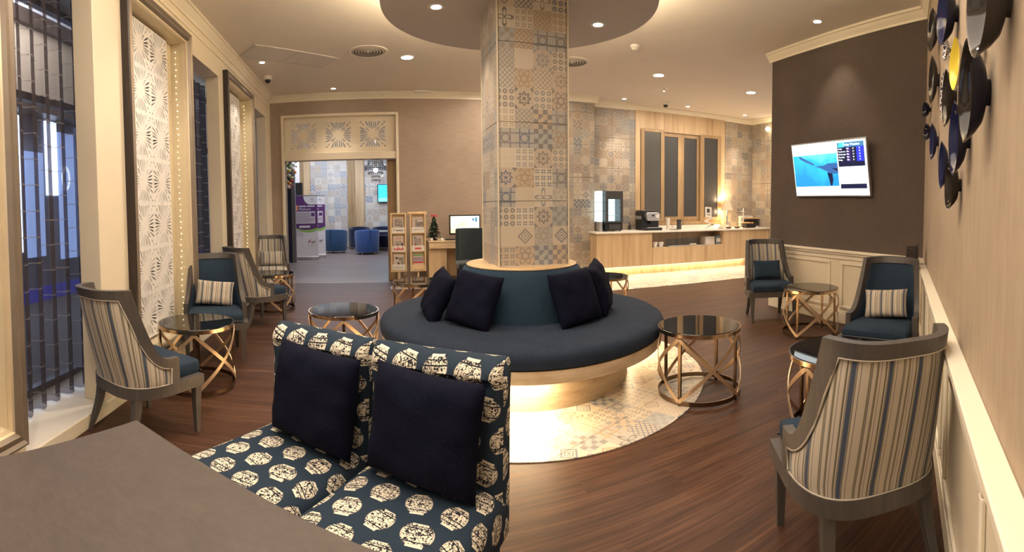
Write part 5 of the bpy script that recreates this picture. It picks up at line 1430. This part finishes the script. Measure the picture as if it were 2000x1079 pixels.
for k in range(3): a = 2 * pi * k / 3; q = MB(); q.tube([(.27 * cos(a), .27 * sin(a), .36), (0, 0, .75)], .003, 4); q.tube([(.12 * cos(a), .12 * sin(a), .0), (.27 * cos(a), .27 * sin(a), .30)], .003, 4); q.build('wire', M['chrome'], f)
# decorated fir and glass door at the left of the lounge
f = lng('flower_garland', 'hanging garland of orange, red and green flowers beside the doorway', 'garland', -1.93, 2.75, 2.0)
rn = random.Random(9); cols = [M['red'], M['orange'], plain('leaf_green', (.16, .34, .06), .6), plain('petal_yellow', (.7, .5, .06), .6), M['white']]
q = MB()
for k in range(90):
    x, z = rn.gauss(-.02, .09), rn.uniform(-.28, .32)
    c_ = rn.choice([0, 0, 1, 1, 3, 2, 4]) if z < .08 else rn.choice([2, 2, 2, 4, 3, 4])
    q.sphere((x + (.10 if c_ == 4 else 0), rn.gauss(0, .06), z), rn.uniform(.018, .042), 7, c_)
stuff(q.build('blossoms', cols, f, smooth=True))
q = MB(); q.tube([(0, 0, -.25), (.02, 0, .3), (0, 0, ZC - 2.0)], .01, 6); q.build('stem', M['needle'], f)
f = lng('glass_door', 'dark blue glass door leaf just inside the lounge', 'door', -2.05, 3.1, .003)
q = MB(); q.box(-.18, .17, 0, .05, 0, 2.1); q.build('leaf', plain('night_blue_glass', (.015, .022, .06), .12, var=.4, vs=2), f)
q = MB(); q.box(.17, .26, -.02, .07, 0, 2.3); q.build('jamb', plain('grey_jamb', (.16, .16, .18), .4), f)
q = MB(); q.box(-.02, .055, -.004, 0, 1.06, 1.2); q.build('notice', M['vinyl'], f)
f = lng('door_closer_panel', 'tall black panel beside the dark glass door in the lounge', 'panel', -1.94, 4.9, .003)
q = MB(); q.box(-.16, .06, 0, .05, 0, 1.95); q.build('panel', M['black'], f)
q = MB(); q.box(-.20, -.01, -.02, .0, 1.95, 2.75); q.build('upper_panel', M['vinyl'], f)

# ------------------------------------------------------------------ ceiling fixtures
def downlight(label, x, y, z, r, power, ang=95, tgt=None, group='recessed downlights'):
    f = thing('downlight', label, 'ceiling light', (x, y, z), 0, group)
    q = MB(); q.lathe([(r, -.004), (r + .022, -.004), (r + .024, 0), (r, 0), (r, -.004)], 28); q.build('trim_ring', M['white'], f, smooth=True)
    q = MB(); q.lathe([(0, -.003), (r, -.003), (r, -.001), (0, -.001)], 24); q.build('lens', M['lampglow'], f)
    if power: spot('downlight_beam', (x, y, z - .03), power, ang, .85, target=tgt or (x, y, 0))
downlight('small recessed downlight beside the square ceiling grille', -3.02, 5.34, ZC, .035, 26)
downlight('small recessed downlight in front of the doorway', -2.72, 7.05, ZC, .035, 22, 80)
downlight('large recessed downlight near the round vent on the doorway side', -1.29, 5.93, ZC, .075, 45)
downlight('large recessed downlight in front of the oak window', 2.10, 6.66, ZC, .075, 45)
downlight('small recessed downlight over the tiled wall next to the pilaster', *on(WC, 3.62, -.38)[:2], ZC, .035, 60, 50, on(WC, 3.62, -.08, 1.4))
downlight('small recessed downlight over the oak window', *on(WC, 4.95, -.38)[:2], ZC, .035, 26, 60, on(WC, 4.95, -.1, 1.2))
downlight('small recessed downlight over the counter end', *on(WC, 6.35, -.38)[:2], ZC, .035, 60, 50, on(WC, 6.35, -.08, 1.4))
downlight('large recessed downlight before the counter end', 3.81, 7.03, ZC, .075, 45)
downlight('small recessed downlight in front of the television wall', 2.90, 3.96, ZC, .04, 16, 70, (3.2, 3.98, 1.9))
downlight('recessed downlight in the round ceiling disc towards the windows', -.544, 3.535, 2.72, .04, 26)
downlight('recessed downlight in the round ceiling disc towards the counter', .709, 3.891, 2.72, .04, 26)
for x, y, p, a in ((-1.9, 2.9, 40, 110), (1.4, 1.5, 36, 110), (-1.0, .4, 40, 110), (.4, -.8, 40, 110)):   # the same lamps nearer the camera, above the picture
    spot('downlight_beam', (x, y, ZC - .05), p, a)
spot('plate_wall_beam', (.75, 1.55, ZC - .05), 14, 80, .8, target=(1.25, .95, 1.2))
def vent(label, x, y):
    f = thing('round_vent', label, 'vent', (x, y, ZC), 0)
    q = MB(); q.lathe([(.20, -.006), (.235, -.010), (.245, 0), (.20, 0), (.20, -.006)], 48); q.build('flange', M['ceil'], f, smooth=True)
    q = MB(); q.lathe([(0, -.002), (.20, -.002), (.20, -.0005), (0, -.0005)], 40); q.build('throat', M['black'], f)
    for k, r in enumerate((.185, .15, .115, .08, .045)): q = MB(); q.lathe([(r - .006, -.0065), (r + .006, -.004), (r + .006, -.0055), (r - .006, -.008), (r - .006, -.0065)], 40); q.build('louvre_ring', M['ceil'], f, smooth=True)
    q = MB(); q.lathe([(0, -.010), (.018, -.009), (.022, -.003), (0, -.003)], 20); q.build('centre_cone', M['ceil'], f, smooth=True)
vent('round louvred ceiling vent beside the doorway side of the disc', -1.69, 5.57)
vent('round louvred ceiling vent partly hidden by the tiled pillar', .80, 6.30)
# square grille
a = atan2(5.626 - 4.677, -2.114 + 2.769)
f = thing('ceiling_grille', 'wide flat rectangular air grille in the ceiling by the curtained wall', 'grille', (-2.60, 5.31, ZC), a)
L_, W2 = .575, .215
q = MB(); q.box(-L_, L_, -W2, -W2 + .03, -.012, 0); q.box(-L_, L_, W2 - .03, W2, -.012, 0); q.box(-L_, -L_ + .03, -W2 + .03, W2 - .03, -.012, 0); q.box(L_ - .03, L_, -W2 + .03, W2 - .03, -.012, 0); q.box(-.012, .012, -W2 + .03, W2 - .03, -.012, 0); q.build('frame', M['disc'], f)
q = MB(); q.box(-L_ + .03, L_ - .03, -W2 + .03, W2 - .03, -.001, 0); q.build('backing', M['darkgrey'], f)
for i in range(16):
    y = -W2 + .04 + i * (2 * W2 - .08) / 15
    q = MB(); q.bar((-L_ + .03, y, -.006), (L_ - .03, y, -.006), .020, .0025, (0, .5, 1)); q.build('slat', M['disc'], f)
def cctv(label, x, y):
    f = thing('dome_camera', label, 'camera', (x, y, ZC), 0)
    q = MB(); q.lathe([(0, 0), (.062, 0), (.062, -.045), (.055, -.05), (0, -.05)][::-1], 28); q.build('housing', M['white'], f, smooth=True)
    q = MB(); q.lathe([(0, -.095), (.02, -.092), (.038, -.075), (.044, -.05), (0, -.05)], 24); q.build('dome', M['black'], f, smooth=True)
cctv('white and black dome camera on the ceiling near the curtained wall', -3.28, 5.95)
cctv('dome camera on the ceiling in front of the oak window boards', 2.77, 8.35)
f = thing('smoke_detector', 'white smoke detector on the ceiling beside the disc', 'detector', (1.444, 5.51, ZC), 0)
q = MB(); q.lathe([(0, -.055), (.03, -.055), (.045, -.03), (.055, -.028), (.055, 0), (0, 0)], 28); q.build('body', M['white'], f, smooth=True)
for i, (x, y, lab) in enumerate(((2.409, 7.348, 'tiny ceiling sprinkler in front of the oak window'), (-2.05, 7.55, 'tiny ceiling sprinkler above the doorway'))):
    f = thing('sprinkler', lab, 'sprinkler', (x, y, ZC), 0); q = MB(); q.lathe([(0, -.06), (.016, -.06), (.016, -.056), (.006, -.05), (.006, -.01), (.02, -.008), (.02, 0), (0, 0)], 12); q.build('head', M['chrome'], f, smooth=True)
f = thing('ceiling_sensor', 'small flat white sensor box on the ceiling above the rack', 'sensor', on(WB, 0.83, -.12, ZC), WB[1]); q = MB(); q.box(-.13, .13, -.04, .04, -.035, 0); q.build('body', M['white'], f, bevel=.01)
f = thing('wall_spotlight', 'glowing lamp on the return wall just behind the television wall', 'lamp', on(WC, 6.78, -.62, 2.86), WC[1]); q = MB(); q.sphere((0, 0, 0), .05, 12); q.build('globe', emit('wall_lamp_glow', (1, .82, .5), 10), f, smooth=True); q = MB(); q.tube([(0, 0, 0), (.10, 0, .02)], .012, 6); q.build('arm', M['white'], f)

# ------------------------------------------------------------------ ceramic dishes on the wall
DS = 'ceramic dishes on the wall'
def dish(label, s, z, hh_, hw_, dep, mat, inner=None, off=.012, shape=1.6, roll=0.0, yaw=0.0):
    """deep oval dish with pointed ends; rim faces the room, foot on the wall"""
    dep *= .62; yaw = .18; off = off * .8 + .10 * hw_
    f = thing('wall_dish', label, 'dish', on(WR, -s, 0, z), WR[1], DS)
    def rim(t, k, y):
        ct, st = cos(t), sin(t)
        x = hw_ * k * (1 if ct > 0 else -1) * abs(ct) ** (2 / shape); zz = hh_ * k * (1 if st > 0 else -1) * abs(st) ** (2 / 1.9)
        return Vector((x * cos(roll) - zz * sin(roll), y + yaw * x, x * sin(roll) + zz * cos(roll)))
    N_ = 40; T2 = [2 * pi * i / N_ for i in range(N_)]
    out = [(.45, -off), (.62, -off - dep * .12), (.80, -off - dep * .45), (.93, -off - dep * .8), (1.0, -off - dep)]
    q = MB(); q.loft([[rim(t, k, y) for t in T2] for k, y in out], caps=False); q.add([rim(t, .45, -off) for t in T2], [tuple(range(N_))]); q.build('outer_shell', mat, f, smooth=True, ang=60)
    inn = [(1.0, -off - dep), (.95, -off - dep + .002), (.86, -off - dep * .7), (.70, -off - dep * .35), (.5, -off - dep * .22)]
    q = MB(); q.loft([[rim(t, k, y) for t in T2] for k, y in inn], caps=False); q.add([rim(t, .5, -off - dep * .22) for t in T2], [tuple(range(N_))]); q.build('bowl', inner or mat, f, smooth=True, ang=60)
    q = MB(); q.loft([[rim(t, .26, -off) for t in T2], [rim(t, .26, 0) for t in T2]]); q.build('foot', mat, f, smooth=True, ang=60)
    return f
n_, b_, br, wh, gr, orn, ye = (M['plate_' + k] for k in ('navy', 'blue', 'brown', 'white', 'grey', 'ornate', 'yellow'))
dish('dark brown oval dish high on the wall, farthest up towards the television', 2.18, 2.33, .13, .10, .055, br)
dish('glossy navy dish in the top row with a pale violet tip', 1.18, 2.03, .13, .085, .075, n_, b_)
dish('small blue-white ornamented dish under the navy one of the top row', 1.43, 1.97, .055, .035, .03, orn)
dish('cream dish with a yellow inside', .86, 1.735, .088, .06, .045, wh, ye)
dish('slim dark dish close to the television wall, second from the corner', 2.14, 2.02, .145, .075, .05, br)
dish('long narrow blue-white ornamented dish in the middle', 1.47, 1.77, .11, .04, .03, orn)
dish('dark brown dish in the middle beside the ornamented one', 1.163, 1.69, .115, .05, .05, br)
dish('large deep navy bowl nearest the camera, pointed ends', .41, 1.535, .125, .055, .075, n_, M['plate_brown'], shape=1.8)
dish('big smoked grey bowl at the top edge of the picture', .205, 1.665, .115, .065, .085, gr, gr)
dish('glossy deep blue pointed dish below the large navy bowl', .74, 1.47, .115, .055, .06, n_, b_)
dish('small navy dish closest to the wall corner, upper one', 2.95, 2.01, .065, .07, .06, n_)
dish('small navy dish closest to the wall corner, lower one', 2.58, 1.78, .06, .07, .06, n_)
dish('slim glossy blue dish low towards the corner', 2.07, 1.645, .11, .05, .045, b_)
dish('slim glossy blue dish low in the middle', 1.33, 1.44, .105, .045, .045, b_)
dish('dark square-ended dish, lowest of all', .935, 1.335, .085, .05, .05, br, shape=3.0)
dish('pale patterned slim dish above the large navy bowl', .50, 1.68, .055, .03, .02, wh, orn)
dish('thin cream dish low between the blue ones', 1.60, 1.44, .055, .03, .02, wh)
dish('small cream dish half behind the yellow one', 1.25, 1.83, .06, .04, .03, wh)
